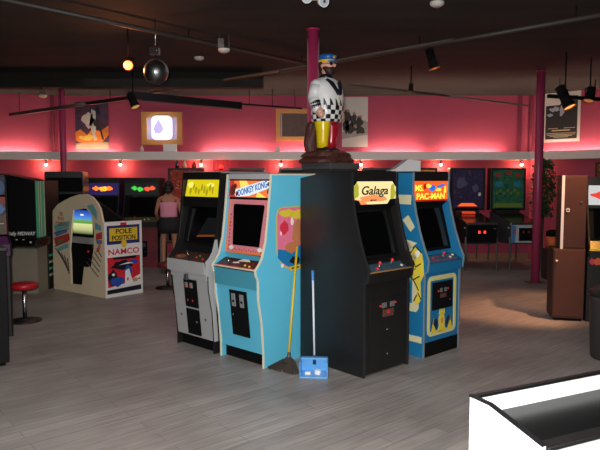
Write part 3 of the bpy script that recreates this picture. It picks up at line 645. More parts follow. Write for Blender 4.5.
def glassmat(name,cols,es,scale=9,seed=0):
    m,nt,b=nodes(name); tc=N(nt,'ShaderNodeTexCoord'); vo=N(nt,'ShaderNodeTexNoise'); vo.inputs['Scale'].default_value=scale; vo.inputs['Detail'].default_value=5; vo.inputs['Distortion'].default_value=1.2
    mp=N(nt,'ShaderNodeMapping'); mp.inputs['Location'].default_value=(seed,seed*2,0); nt.links.new(tc.outputs['Object'],mp.inputs[0]); nt.links.new(mp.outputs[0],vo.inputs['Vector'])
    n=len(cols); r=ramp(nt,[(.3+.4*i/(n-1),c) for i,c in enumerate(cols)]); nt.links.new(vo.outputs['Fac'],r.inputs[0])
    nt.links.new(r.outputs[0],b.inputs['Base Color']); nt.links.new(r.outputs[0],b.inputs['Emission Color']); b.inputs['Emission Strength'].default_value=es; b.inputs['Roughness'].default_value=.6; b.inputs['Specular IOR Level'].default_value=.25
    return m
PB='pinball machines along the back wall'
def pin(px,label,body,art,front,y=11.72,X=None,**kw):
    X=X if X is not None else (px-300)/F*12.1
    r=thing('pinball_machine',label,'pinball machine',(X,y,0),0,PB); g,gp=pinball_parts(r,body,art,front,**kw); return r,g,gp
pbk=M('pin_black',(28,26,30),.5,var=.4,scale=6)
# green backglass
r,g,gp=pin(507.5,'pinball machine with green and teal backglass and white front, behind the maroon column',M('pin_blue',(60,66,72),.5,var=.6,scale=7),glassmat('green_glass',[(10,40,30),(20,80,66),(44,90,44),(20,60,80)],.10),M('pin_front_white',(170,178,186),.5,var=.1))
q=MB(); q.mat(G('pin_red',(170,50,50),0.2))
for x,z in ((-.2,.66),(.2,.66),(0,.7)): q.prism(blob(x,z,.07,.04,12,.2,int(x*10)+4),g.m,.006,.009)
q.mat(G('pin_teal',(50,150,170),0.15))
for x in (-.18,.18): q.prism(blob(x,.48,.08,.06,14,.1,3),g.m,.006,.009)
q.mat(G('pin_lime',(130,150,50),0.15)).prism([(-.28,.02),(.28,.02),(.28,.10),(-.28,.10)],g.m,.006,.009)
for i in range(7): q.prism(blob(-.22+.07*i,.3+.05*(i%2),.025,.03,8,.2,i),g.m,.006,.009)
q.build('glass_art',None,gp)
q=MB().mat(M('pf_blue',(60,120,170),.5)); f=Slab((-.656,.52),(-.656,.84)); q.prism([(-.27,.0),(-.2,.0),(-.18,.3),(-.27,.32)],f.m,0,.003); q.mat(RED).prism(blob(-.22,.2,.025,.03,8,.2,2),f.m,.003,.005); q.build('front_art',None,r)
# purple backglass
r,g,gp=pin(467,'pinball machine with purple backglass and orange score lights, left of the green one',pbk,glassmat('purple_glass',[(14,14,26),(48,36,74),(26,30,56),(96,60,70)],.10,7,3),MATT,lamp=G('coin_red',(255,50,30),3))
q=MB(); q.mat(G('score_orange',(255,90,30),1.3)).prism([(-.2,.04),(.2,.04),(.12,.10),(-.12,.10)],g.m,.006,.009); q.mat(G('pin_mauve',(120,110,150),0.12)).prism(blob(-.12,.5,.1,.12,12,.3,2),g.m,.006,.008).prism(blob(.16,.4,.06,.08,12,.3,3),g.m,.006,.008); q.mat(G('pin_white',(210,200,190),0.3)).prism(blob(.24,.28,.03,.04,8,.3,3),g.m,.006,.009); q.build('glass_art',None,gp)
q=MB(); sl_=Slab((.1,.985),(.36,1.02)); q.mat(G('pf_red',(220,60,30),1)).obox(sl_.o,sl_.u,sl_.v,sl_.n,(-.12,.12),(.1,.2),(0,.03)); q.build('playfield_lamp',None,r)
# others, mostly hidden behind the island
REDG=glassmat('redgreen_glass',[(120,14,20),(210,40,30),(40,120,60),(190,150,60)],.55,14,5)
pin(419,'pinball machine with red and green backglass just right of the blue-sided cabinet top',pbk,REDG,MATT)
pin(380,'black pinball machine whose dark backbox shows above the black cabinet',pbk,glassmat('dark_glass_art',[(14,12,16),(30,14,16)],.05),MATT)
pin(338,'dark pinball machine behind the plinth, left of the carton',pbk,_m['dark_glass_art'],MATT)
pin(296,'black pinball machine whose backbox shows just left of the statue plinth',pbk,_m['dark_glass_art'],MATT)
r,g,gp=pin(247,'pinball machine with dark red topped backbox behind the blue cabinet',pbk,glassmat('darkred_glass',[(40,8,10),(120,20,24)],.3),MATT)
# red-orange poster-like backglass machine where the player stands
ORG=glassmat('fire_glass',[(30,14,14),(150,50,36),(70,30,30),(210,110,70)],.22,9,8)
pr,g,gp=pin(0,'pinball machine with orange picture backglass in front of the standing player',pbk,ORG,M('pin_brown',(70,46,36),.6),X=-2.30,y=11.85)
q=MB().mat(G('pin_skin',(200,130,100),.3)).prism(blob(.05,.35,.06,.12,12,.3,2),g.m,.006,.009); q.mat(G('pin_org',(230,90,40),.6)).prism(blob(.14,.3,.05,.14,12,.35,3),g.m,.006,.009).obox(g.o,g.u,g.v,g.n,(-.1,.1),(.03,.06),(.006,.009)); q.build('glass_art',None,gp)

# things on top of backboxes
def bottle(name,loc,h,r,m,cap,label):
    t=thing(name,label,'bottle',loc,0,'bottles on the pinball backbox'); MB().loft([(0,0,0,r,r),(0,0,h*.6,r,r),(0,0,h*.75,r*.5,r*.5),(0,0,h*.92,r*.42,r*.42)],16).build('body',m,t); MB().cone((0,0,h*.92),(0,0,h),r*.5,r*.5,10).build('cap',cap,t)
bottle('bottle',(-2.49,12.33,1.902),.17,.035,M('bottle_dark',(30,34,52),.25),M('cap_white',(210,205,205),.4),'dark bottle with white cap on the orange-glass pinball backbox')
bottle('bottle',(-2.33,12.33,1.902),.16,.034,M('bottle_cream',(220,190,160),.35),M('cap_tan',(160,110,80),.4),'cream bottle on the backbox, right of the dark bottle')
bottle('bottle',(-2.14,12.33,1.902),.13,.05,M('bottle_red',(190,44,48),.35),M('cap_red',(150,30,36),.4),'squat red bottle on the backbox, rightmost of the three bottles')
# red beacon lamp on the far cabinet
bx,by=(220-300)/F*11.6,12.1
r=thing('red_beacon','red glowing beacon lamp in a frame below the light shelf behind the grey cabinet','beacon lamp',(-1.62,12.52,1.848))
q=MB(); q.box(-.15,.15,-.05,.05,0,.015); q.box(-.15,.15,-.05,.05,.21,.22)
for x in (-.145,.145,-.06,.06): q.box(x-.006,x+.006,-.05,-.04,0,.21)
q.build('cage',M('beacon_frame',(110,20,26),.5),r)
MB().cone((0,0,.015),(0,0,.05),.035,.035,12).build('lamp_base',MATT,r)
MB().ball((0,0,.085),.04,.04,.045).build('bulb',G('beacon',(255,30,22),5),r)
l=bpy.data.lights.new('beacon_light','POINT'); l.energy=3.5; l.color=(1,.08,.06); l.shadow_soft_size=.04; o=bpy.data.objects.new('beacon_light',l); COL.objects.link(o); o.location=(-1.62,12.40,1.93)

# ================================================================== FAR LEFT ARCADES
def simple_arcade(label,loc,deg,W,sidem,frontm,marq,art,z=1.69,depth=.75,group=None,cpm=None,scr=SCREEN):
    c=Cab('arcade_cabinet',label,loc,deg,W,group); k=z/1.75
    c.sides([(y_,zz_*k) for y_,zz_ in MID]+[(depth-.1,z),(depth,z-.1),(depth,0)],sidem)
    lo,sl=c.panel('front_panel',(.004,.0),(.004,.80*k),frontm); c.panel('control_front',(-.036,.80*k),(-.041,.90*k),BLACK)
    cp,cs=c.panel('control_panel',(-.04,.90*k),(.06,.985*k),cpm or BLACK)
    c.panel('bezel',(.10,1.0*k),(.20,1.38*k),MATT); c.panel('screen',(.095,1.03*k),(.19,1.37*k),scr,x=W*.36)
    mq,ms=c.panel('marquee',(.158,1.42*k),(.158,1.66*k),marq,th=.02); c.panel('top_fascia',(.15,1.66*k),(.15,1.745*k),BLACK); c.panel('top_panel',(depth-.1,1.745*k),(.15,1.745*k),BLACK); c.panel('back_panel',(depth-.01,z-.1),(depth-.01,.02),BLACK)
    if art:
        q=MB(); r_=random.Random(len(label))
        for i,(col,cx,w_) in enumerate(art): q.mat(col).prism(blob(cx,.13+r_.uniform(-.02,.02),w_,.04,11,.3,i+3),ms.m,0,.003)
        q.build('marquee_art',None,mq)
    coin_door(sl,c.r,-.12,.12,.2,.5)
    joystick(cs,-.1,.06,cp,M('ball_red')); buttons(cs,[(.08,.06),(.15,.07)],cp,M('btn_white'))
    return c,lo,sl,cs
X1,X2=(100-300)/F*11.5,(140-300)/F*11.5
simple_arcade('far arcade cabinet with purple edged marquee showing orange letters, behind the racing cockpit',(X1,11.5,0),0,.66,M('dk_purple',(32,26,54),.5),BLACK,G('mpurp',(60,45,120),.45),[(G('m_or',(255,120,30),1.6),-.12,.06),(G('m_or',(0,0,0),1),0,.06),(G('m_ye',(255,190,50),1.6),.02,.08),(G('m_or',(0,0,0),1),.13,.06)])
c2,lo,sl,cs=simple_arcade('far arcade cabinet with green and red lit marquee and red lower front',(X2,11.5,0),0,.66,BLACK,M('front_redart',(110,28,40),.5,var=.7,scale=6),G('mdark',(30,40,36),.3),[(G('m_gr',(70,200,70),1.2),-.14,.05),(G('m_gr',(0,0,0),1),-.03,.07),(G('m_rd',(240,80,50),1.4),.1,.05),(G('m_rd',(0,0,0),1),.2,.05)],cpm=M('cp_yelbits',(70,66,30),.5,var=.8,scale=25))
q=MB().mat(M('fr_blue',(40,60,110),.5)).prism(blob(0,.35,.12,.16,14,.3,2),sl.m,.001,.003).mat(M('fr_dark',(40,20,24),.5)).prism(blob(-.18,.5,.08,.14,12,.3,4),sl.m,.001,.003); q.build('front_art',None,lo)
# tall dark cabinet behind the cockpit
q_=D(62,178,10.5)
simple_arcade('tall plain black arcade cabinet standing behind the cream racing cockpit at left',(q_.x,10.5,0),10,.64,BLACK,BLACK,MATT,None,z=1.80)

# ---- sit-down racing cockpit (cream side with key-shaped opening)
A=Z(106,298.5); B=Z(54,288.5); ang=math.atan2(A.y-B.y,A.x-B.x)
RC=thing('racing_cockpit','cream sit-down racing game cabinet with rounded top and a lit screen inside','racing game cabinet',B,ang)
L=(A-B).length
CR=M('cream_side',(222,206,176),.5,var=.05)
def sidept(px,py):            # point of the side plane from a photo reading -> (u,z)
    r=ray(px,py); d=Vector((A.x-B.x,A.y-B.y,0)).normalized(); n=Vector((-d.y,d.x,0))
    k=(B-Vector((0,0,EYE))).dot(n)/r.dot(n); p=Vector((0,0,EYE))+r*k
    return ((p-B).dot(d),max(0,p.z))
outl=[(54,288.5),(53,250),(52.5,211),(57,205),(64,200.5),(71,197),(79,194.5),(86,194),(92,197),(97,203),(100,209),(103,224),(104.5,250),(106,298.5)]
hole=[(73,210),(86,208.5),(91,214),(94,232),(93.5,250),(91,266),(87,267.5),(84,267),(82,285),(71,284),(70.5,262),(69.5,249),(71,232)]
def keyed(mb,o_,h_,t0,t1):
    # ring between outline and hole as bridge of triangulated faces
    bm=bmesh.new()
    vo=[bm.verts.new((u,0,z)) for u,z in o_]; vh=[bm.verts.new((u,0,z)) for u,z in h_]
    es=[bm.edges.new((vo[i],vo[(i+1)%len(vo)])) for i in range(len(vo))]+[bm.edges.new((vh[i],vh[(i+1)%len(vh)])) for i in range(len(vh))]
    bmesh.ops.triangle_fill(bm,use_beauty=True,use_dissolve=False,edges=es)
    bm.verts.index_update()
    vs=[v.co.copy() for v in bm.verts]; fs=[tuple(v.index for v in f.verts) for f in bm.faces]; n=len(vs)
    V=[Vector((v.x,t0,v.z)) for v in vs]+[Vector((v.x,t1,v.z)) for v in vs]
    F_=fs+[tuple(i+n for i in f) for f in fs]
    io={v:k for k,v in enumerate(bm.verts)}
    for loop in (vo,vh):
        for i in range(len(loop)):
            a,b2=io[loop[i]],io[loop[(i+1)%len(loop)]]; F_.append((a,b2,b2+n,a+n))
    bm.free(); mb.add(V,F_)
OU=[sidept(*p) for p in outl]; HO=[sidept(*p) for p in hole]
OU[0]=(0,0); OU[-1]=(L,0)
mb=MB(); keyed(mb,OU,HO,0,.03); mb.build('side_panel',CR,RC)
mb=MB(); mb.prism(OU,lambda u_,v_,h:Vector((u_,h,v_*.74)),.60,.63); mb.build('far_side_panel',MATT,RC)
# shell over the driver and nose
q=MB()
for (u0,z0),(u1,z1) in zip(OU[1:11],OU[2:12]):
    q.add([(u0,.03,z0-.005),(u1,.03,z1-.005),(u1,.60,z1*.74-.005),(u0,.60,z0*.74-.005),(u0,.03,z0-.03),(u1,.03,z1-.03),(u1,.60,z1*.74-.03),(u0,.60,z0*.74-.03)],[(0,1,2,3),(4,7,6,5),(0,4,5,1),(2,6,7,3),(0,3,7,4),(1,5,6,2)])
q.build('roof_shell',MATT,RC)
MB().box(.0,.02,.03,.60,0,OU[2][1]*.72).build('nose_panel',MATT,RC)
MB().box(.02,L-.02,.03,.60,.0,.1).build('cockpit_floor',MATT,RC)
# console, wheel, screen, seat
uh=[p[0] for p in HO]; u0,u1=min(uh),max(uh)
s0=sidept(74,236); s1=sidept(90,222); s2=sidept(75,211)
MB().box(.02,u0-.02,.04,.59,.1,.9).build('console',MATT,RC)
sw0,sw1=sidept(74,234)[0]-.11,sidept(91,234)[0]-.06
q=MB().mat(MATT).box(sw0,sw1,.085,.30,.86,1.20).build('screen_housing',None,RC)
MB().box(sw0-.01,sw1+.01,.07,.085,0.86,1.25).build('screen_frame',MATT,RC)
scr,nt,b=nodes('race_screen'); tc=N(nt,'ShaderNodeTexCoord'); sp=N(nt,'ShaderNodeSeparateXYZ'); nt.links.new(tc.outputs['Object'],sp.inputs[0])
mr=N(nt,'ShaderNodeMapRange'); mr.inputs[1].default_value=.88; mr.inputs[2].default_value=1.23; nt.links.new(sp.outputs['Z'],mr.inputs[0])
rp=ramp(nt,[(0,(60,90,50)),(.18,(190,190,130)),(.42,(220,230,160)),(.46,(90,150,60)),(.58,(120,170,90)),(.6,(90,160,220)),(.8,(60,110,210)),(1,(30,60,150))]); nt.links.new(mr.outputs[0],rp.inputs[0])
nt.links.new(rp.outputs[0],b.inputs['Emission Color']); b.inputs['Emission Strength'].default_value=1.0; b.inputs['Base Color'].default_value=(.01,.01,.01,1)
so=MB().box(sw0,sw1,.06,.07,.88,1.23).build('screen',scr,RC)
q=MB().mat(G('scr_white',(235,240,250),1.3)).prism(blob((sw0+sw1)/2,1.16,.05,.012,8,.3,1),lambda u_,v_,h:Vector((u_,h,v_)),.057,.060); q.build('screen_marks',None,so)
q=MB().mat(M('cons_grey',(150,150,150),.5)).box(u0-.02,u1-.16,.05,.12,.74,.83); q.mat(M('ball_red')).ball(((u0+u1)/2,.11,.62),.02); q.build('dashboard',None,RC)
q=MB(); wc=Vector(((u0+u1)/2+.02,.3,.70)); 
q.tube([wc+Vector((math.sin(t)*.02,math.cos(t)*.13,math.sin(t)*.13)) for t in [2*PI*i/16 for i in range(17)]],.014,8); q.build('steering_wheel',M('ball_black'),RC)
MB().loft([(L-.28,.3,.1,.2,.22),(L-.26,.3,.35,.22,.24),(L-.24,.3,.42,.2,.22)],16,4).build('seat',M('seat_black',(30,30,34),.6),RC)
# side decoration
q=MB(); sm=lambda u_,v_,h:Vector((u_,-h,v_))
def sp_(pts): return [sidept(*p) for p in pts]
turq=M('deco_turq',(110,170,176),.5); dred=M('deco_red',(190,60,50),.5); dbl=M('deco_blue',(88,120,170),.5); ddk=M('deco_line',(80,70,66),.5)
q.mat(turq).prism(sp_([(54,226),(62,222),(70,221),(69,227),(56,232)]),sm,0,.002).prism(sp_([(87,206),(93,204),(97,212),(97,220),(92,214)]),sm,0,.002)
q.mat(dred).prism(sp_([(54,238),(69,233),(70,240),(56,246)]),sm,0,.002).prism(sp_([(96,234),(102,232),(102,239),(96,240)]),sm,0,.002)
q.mat(dbl).prism(sp_([(55,232),(66,229),(68,232),(56,237)]),sm,.0,.003).prism(sp_([(96,240),(102,240),(102,244),(97,244)]),sm,0,.002)
q.mat(ddk)
for i in range(5): q.prism(sp_([(55+i*3,248+i*2.5),(56+i*3,248+i*2.5),(65+i*1.2,262+i*3),(64+i*1.2,262+i*3)]),sm,0,.002)
for i in range(5): q.prism(sp_([(86+i*2.6,262+i*-3.4),(87+i*2.6,262+i*-3.4),(99+i*.8,277+i*-5),(98+i*.8,277+i*-5)]),sm,0,.002)
q.mat(dred)
for i in range(3): q.prism(sp_([(96+i,252),(97+i,252),(101,240+i*3),(100.5,240+i*3)]),sm,.002,.003)
q.mat(turq).prism(sp_([(57,248),(68,243),(69,247),(58,252)]),sm,0,.002).prism(sp_([(95,222),(101,226),(101,231),(95,229)]),sm,0,.002)
q.mat(ddk).prism(sp_([(55,246),(68,240.5),(68,241.5),(55,247)]),sm,.002,.003).prism(sp_([(54,233),(69,228),(69,229),(54,234)]),sm,.003,.004)
q.mat(M('deco_green',(90,130,96),.5)).prism(sp_([(58,224),(63,222.5),(64,225),(59,226.5)]),sm,.002,.004).prism(sp_([(58,240),(63,238.5),(63,241),(58,243)]),sm,.002,.004)
q.build('side_art',None,RC)
for s,yy,wd in (('THE',214,.10),('POLE',218.5,.16),('POSITION',223.5,.28)):
    uu,zz_=sidept(61,yy); text(s,dred,Vector((uu,-.001,zz_)),(1,0,0),(0,0,1),wd,.055,RC,'side_lettering',.002)
# rear panel with poster art
C_=Z(143,292.5); dirR=(C_-A); WR=dirR.length; angR=math.atan2(dirR.y,dirR.x)-ang
ex=Vector((math.cos(angR),math.sin(angR),0)); up=Vector((0,0,1)); nr=ex.cross(up)
o0=Vector((L,0,0)); TOPR=1.08
rp_=MB().obox(o0,ex,up,nr,(0,WR),(0,TOPR),(-.03,0)).build('rear_panel',M('poster_white',(226,226,224),.4,var=.03),RC)
rm=lambda u_,v_,h:o0+ex*(u_*WR)+up*(v_*TOPR)+nr*h
q=MB(); q.mat(M('pp_navy',(34,48,110),.4)).prism([(.06,.70),(.93,.70),(.93,.95),(.06,.95)],rm,0,.003)
q.mat(M('pp_yellow',(224,190,50),.4)).prism([(.12,.745),(.87,.745),(.87,.915),(.12,.915)],rm,.003,.005).prism(blob(.5,.70,.08,.05,10,.1,1),rm,.003,.005)
q.mat(M('pp_red',(206,40,54),.4)).prism([(.06,.13),(.93,.20),(.93,.53),(.06,.53)],rm,0,.003).prism([(.42,.95),(.58,.95),(.58,.985),(.42,.985)],rm,0,.004)
q.mat(M('pp_dk',(20,24,40),.4)).prism([(.04,.045),(.95,.055),(.95,.12),(.04,.10)],rm,0,.003).prism(blob(.45,.42,.3,.06,14,.3,4),rm,.003,.004).prism(blob(.2,.26,.12,.1,12,.3,3),rm,.003,.004).prism([(.2,.5),(.8,.49),(.85,.53),(.2,.53)],rm,.003,.004)
q.mat(M('pp_blue',(40,80,170),.4)).prism(blob(.3,.2,.18,.06,12,.3,5),rm,.004,.006).prism(blob(.6,.33,.1,.07,12,.3,6),rm,.004,.006).prism(blob(.75,.45,.12,.03,10,.3,7),rm,.004,.006)
q.mat(M('pp_wh',(235,235,238),.4)).prism([(.5,.13),(.72,.16),(.62,.36),(.52,.34)],rm,.006,.008).prism([(.7,.17),(.95,.23),(.93,.27),(.7,.22)],rm,.006,.008).prism([(.35,.42),(.75,.43),(.6,.45)],rm,.006,.008).prism(blob(.2,.3,.04,.02,8,.3,9),rm,.006,.008)
q.mat(M('pp_tan',(200,160,110),.4)).prism(blob(.78,.2,.08,.035,10,.3,8),rm,.008,.009); q.mat(M('pp_red')).prism(blob(.58,.22,.025,.025,8,.1,3),rm,.008,.01)
q.build('poster_art',None,rp_)
text('POLE',M('pp_dk'),rm(.5,.87,.005),ex,up,.26,.07,rp_,'poster_lettering')
text('POSITION',M('pp_dk'),rm(.5,.785,.005),ex,up,.38,.07,rp_,'poster_lettering')
text('NAMCO',M('pp_red'),rm(.5,.60,.001),ex,up,.50,.085,rp_,'poster_lettering')

# ---- large black hooded cabinet at left (white lettering)
K0=Z(44,293.5); HX=K0.x-.72
hc=thing('arcade_cabinet','large black hooded arcade cabinet with white lettering and green striped side at far left','arcade cabinet',(K0.x-.42,K0.y,0))
q=MB(); fm_=lambda u_,v_,h:Vector((u_,h,v_))
q.prism([(-.36,.80),(.36,.80),(.36,1.66),(.25,1.69),(-.25,1.79),(-.36,1.80)],fm_,-.05,.35); q.build('hood',M('hood_black',(14,14,16),.35,var=.1),hc)
MB().box(-.36,.36,.35,.80,.0,1.66).build('rear_body',BLACK,hc)
cp=MB().prism([(-.20,.72),(-.14,.80),(.0,.82),(.35,.82),(.35,.70),(-.1,.68)],lambda u_,v_,h:Vector((h,u_,v_)),-.37,.40).build('control_panel',M('cp_gloss',(16,16,18),.25),hc,.01)
q=MB().mat(M('btn_white')); q.cone((.1,-.12,.805),(.1,-.12,.815),.015,.015,8).cone((.2,-.12,.807),(.2,-.12,.815),.015,.015,8).cone((.33,-.16,.78),(.33,-.19,.78),.012,.012,8); q.build('buttons',None,cp)
MB().box(-.36,.34,-.0,.35,.0,.70).build('lower_front',M('beige_front',(132,124,110),.6,var=.1),hc)
text('Bally MIDWAY',M('letter_white',(225,225,225),.5),(.15,-.051,.885),(1,0,0),(0,0,1),.40,.07,hc,'lettering',.003,.15)
q=MB(); GRN=M('stripe_green',(50,190,145),.45); GRP=M('stripe_pale',(170,200,165),.45)
for i,(y,m_) in enumerate(((.0,GRN),(.08,GRP),(.15,GRP),(.21,GRN),(.27,GRP))): q.mat(m_).box(.361,.365,y-.04,y+(.0 if i else .02),.83,1.655)
for i in range(4): q.mat(GRN if i%2 else GRP).box(.361,.365,.36,.78,.20+i*.10,.235+i*.10)
q.build('side_stripes',None,hc)

# ---- colourful cabinet at the left edge
K1=Z(22,336); 
a_=math.radians(38)
cc=Cab('arcade_cabinet','narrow-looking black cabinet with blue, red and purple artwork at the left picture edge',(K1.x-.09-.31*math.cos(a_),K1.y-.31*math.sin(a_),0),38,.62)
cc.sides([(0,0),(0,.86),(-.06,.9),(-.06,1.02),(.05,1.1),(.08,1.72),(.7,1.72),(.75,1.6),(.75,0)],M('low_black',(14,13,15),.7,var=.2,spec=.2))
lo,sl=cc.panel('front_panel',(.004,.0),(.004,.88),M('fp_dark',(26,18,28),.5))
cc.panel('control_front',(-.055,.88),(-.055,1.0),M('fp_purple',(70,28,74),.5,var=.6,scale=12)); cp,cs=cc.panel('control_panel',(-.055,1.0),(.05,1.08),M('fp_purple'))
cc.panel('bezel',(.06,1.1),(.085,1.5),glassmat('bezel_art',[(20,24,60),(90,80,70),(150,40,50),(40,60,130)],.06,7)); sc,ss=cc.panel('screen',(.055,1.18),(.078,1.48),SCREEN,x=.2)
mq,ms=cc.panel('marquee',(.08,1.52),(.08,1.71),G('mq_dkb',(20,40,70),.15))
q=MB(); q.mat(G('mq_disc',(50,100,150),.25)).prism([( .2+.09*math.cos(2*PI*i/20),.08+.09*math.sin(2*PI*i/20)) for i in range(20)],ms.m,0,.006); q.mat(G('mq_star',(200,40,60),.35)).prism([(.2+(.055 if i%2 else .025)*math.cos(PI*i/5+.3),.08+(.055 if i%2 else .025)*math.sin(PI*i/5+.3)) for i in range(10)],ms.m,.006,.01); q.build('marquee_art',None,mq)
cc.panel('top_panel',(.7,1.715),(.08,1.715),BLACK); cc.panel('back_panel',(.74,1.6),(.74,.02),BLACK)
q=MB(); b2=Slab((.06,1.1),(.085,1.5)); q.mat(G('bz_blue',(90,150,220),.25)).prism(blob(.23,.27,.05,.05,10,.2,2),b2.m,.0,.006); q.mat(G('bz_tan',(160,130,90),.1)).prism([(.2,.02),(.28,.02),(.28,.2),(.2,.2)],b2.m,0,.003); q.mat(G('bz_w',(220,220,220),.25)).prism([(.2,.11),(.27,.11),(.27,.12),(.2,.12)],b2.m,.003,.006); q.build('bezel_decoration',None,cc.r)
sm_=cc.sidemap(1); q=MB(); q.mat(M('pp_blue')).prism(blob(.1,1.0,.06,.12,12,.3,1),sm_,0,.003); q.mat(M('art_crimson')).prism(blob(.2,1.1,.08,.1,12,.3,2),sm_,0,.003); q.mat(M('fp_purple')).prism(blob(.15,.8,.1,.12,12,.3,3),sm_,0,.003); q.build('side_art',None,cc.r)
# nearest left: low black cabinet back
K2=Z(10,365.5)
lb=thing('low_cabinet','low plain black cabinet cut off by the left edge of the photo','cabinet',(K2.x-.3*.809,K2.y-.3*.588,0),math.radians(36))
MB().box(-.3,.3,0,.55,.03,1.05).build('body',M('low_black',(14,13,15),.7,var=.2,spec=.2),lb,.006); MB().box(-.31,.31,-.01,.56,1.05,1.08).build('top_board',BLACK,lb,.004); MB().box(-.27,.27,.03,.52,0,.03).build('plinth_strip',MATT,lb)

# stools
def stool(loc,label,h=.52,seatm=None):
    t=thing('round_stool',label,'stool',loc,0)
    MB().loft([(0,0,h-.07,.13,.13),(0,0,h-.05,.155,.155),(0,0,h-.01,.155,.155),(0,0,h,.13,.13)],24).build('seat',seatm or M('stool_red',(170,20,36),.4),t)
    MB().cone((0,0,.03),(0,0,h-.07),.025,.025,12).build('post',CHROME,t); MB().loft([(0,0,0,.19,.19),(0,0,.012,.19,.19),(0,0,.04,.05,.05)],24).build('base',BLACK,t)
k=Z(23,323); stool((k.x-.02,k.y+.1,0),'red topped round stool behind the colourful cabinet at the left edge',.46)
k=Z(168,288); stool((k.x,k.y,0),'small red stool with dark base left of the grey cabinet',.40,M('stool_dullred',(110,34,38),.5))

# ================================================================== RIGHT SIDE
K3=Z(549,317.5); K4=Z(583,321.5); a3=math.radians(-13); kr=(555-300)/F; W3=(K4.x-kr*K4.y)/(math.cos(a3)-kr*math.sin(a3)); K3=K4-Vector((math.cos(a3),math.sin(a3),0))*W3
BRN=M('brown_veneer',(66,42,34),.6,var=.25,scale=4,spec=.2)
bc=thing('brown_cupboard','tall brown wood cupboard with two stacked doors and pale left edge','cupboard',K3,a3)
zt=1.73; zs=.86
MB().box(0,W3,0,.35,.03,zs).build('lower_body',BRN,bc,.003); MB().box(.08,W3,.03,.35,zs,zt).build('upper_body',BRN,bc,.003)
MB().box(.03,W3-.02,.02,.33,0,.03).build('plinth_strip',MATT,bc)
d1=MB().box(.012,W3-.012,-.018,-.001,.06,zs-.01).build('lower_door',M('brown_door',(78,46,36),.6,var=.2,scale=3,spec=.2),bc,.002); MB().ball((.035,-.03,.72),.013).build('knob',M('knob_pale',(220,215,205),.3),d1)
d2=MB().box(.11,W3-.012,.012,.029,zs+.02,zt-.02).build('upper_door',M('brown_dark',(62,38,32),.6,var=.2,scale=3,spec=.2),bc,.002); q=MB().mat(M('latch',(190,186,180),.4)).box(.13,.165,.004,.012,1.30,1.345); q.mat(MATT).box(.14,.155,.002,.004,1.312,1.333); q.build('latch_plate',None,d2); MB().cone((.29,.012,1.42),(.29,.002,1.42),.008,.008,8).build('lock',CHROME,d2)
MB().box(.075,.105,.006,.03,zs,zt).build('edge_strip',M('pale_edge',(200,196,196),.4),bc)
K5=Z(590,323.5)
yc=simple_arcade('black arcade cabinet with yellow control panel edge cut off by the right picture edge',(K4.x+.335*math.cos(a3),K4.y+.335*math.sin(a3),0),math.degrees(a3),.62,BLACK,BLACK,G('m_rw',(225,225,225),.8),[(G('m_r2',(225,50,40),1.2),-.15,.1),(G('m_o2',(240,130,60),1.2),.02,.07),(G('m_r2',(0,0,0),1),.18,.08)],z=1.70,cpm=M('cp_yel',(170,150,60),.5,var=.6,scale=40))
c5,lo,sl,cs=yc
q=MB(); f5=Slab((-.037,.80*.97),(-.042,.90*.97)); q.mat(M('band_y',(214,190,60),.5)).obox(f5.o,f5.u,f5.v,f5.n,(-.3,.3),(.075,.1),(.001,.004))
f6=sl; q.mat(M('art_or2',(214,84,40),.5)).prism(blob(-.2,.72,.04,.045,12,.15,1),f6.m,.001,.004); q.mat(M('band_y')); ring(q,-.14,-.04,.66,.77,.045,.03,f6.m,.001,.004); q.mat(M('art_crimson')).prism(blob(-.26,.72,.025,.04,10,.2,3),f6.m,.001,.004); q.mat(M('band_y')); ring(q,.0,.12,.66,.77,.045,.03,f6.m,.001,.004); q.build('front_art',None,lo)
# waste bin at the right edge
kb=Z(596,362)
wb=thing('waste_bin','dark grey round waste bin at the right edge of the photo','waste bin',(kb.x+.18,kb.y+.12,0))
MB().loft([(0,0,0,.15,.15),(0,0,.02,.165,.165),(0,0,.55,.19,.19),(0,0,.60,.195,.195)],28).build('bin_body',M('bin_grey',(48,44,46),.5),wb)
MB().loft([(0,0,.60,.2,.2),(0,0,.63,.2,.2),(0,0,.69,.12,.12),(0,0,.70,.05,.05)],28).build('lid',M('lid_dark',(26,26,28),.4),wb)

# potted tree behind the column
kp=D(533,262,11.2); kp.z=0; kp.x=4.80; kp.y=12.0
pt=thing('potted_tree','tall leafy artificial tree in a dark pot behind the right maroon column','plant',kp)
MB().loft([(0,0,0,.13,.13),(0,0,.3,.18,.18),(0,0,.32,.19,.19)],20).build('pot',M('pot_dark',(50,38,34),.6),pt)
MB().tube([(0,0,.3),(.02,.01,.9),(-.02,0,1.4),(.01,0,1.9)],.022,8).tube([(0,0,1.2),(.14,.02,1.6)],.012,6).tube([(0,0,1.1),(-.13,.02,1.5)],.012,6).build('trunk',M('bark',(70,50,36),.8),pt)
q=MB(); q.mat(M('leaf_a',(28,62,36),.5)); lb_=M('leaf_b',(44,82,44),.5); rr=random.Random(11)
for i in range(900):
    z=rr.uniform(.95,2.06); rad=.2*math.sin(min(1,(z-.8)/1.35)*PI)**.5+.04; t=rr.uniform(0,2*PI); k=rad*rr.uniform(.3,1)
    c=Vector((k*math.cos(t),k*math.sin(t)*.8,z)); a=Vector((rr.uniform(-1,1),rr.uniform(-1,1),rr.uniform(-1,.3))).normalized(); b2=a.orthogonal().normalized()
    q.mat(lb_ if i%3==0 else _m['leaf_a']); l=rr.uniform(.07,.11); w=l*.3; n_=a.cross(b2)*.006
    q.add([c,c+a*l*.5+b2*w+n_,c+a*l,c+a*l*.5-b2*w+n_],[(0,1,2,3)])
q.build('foliage',None,pt)
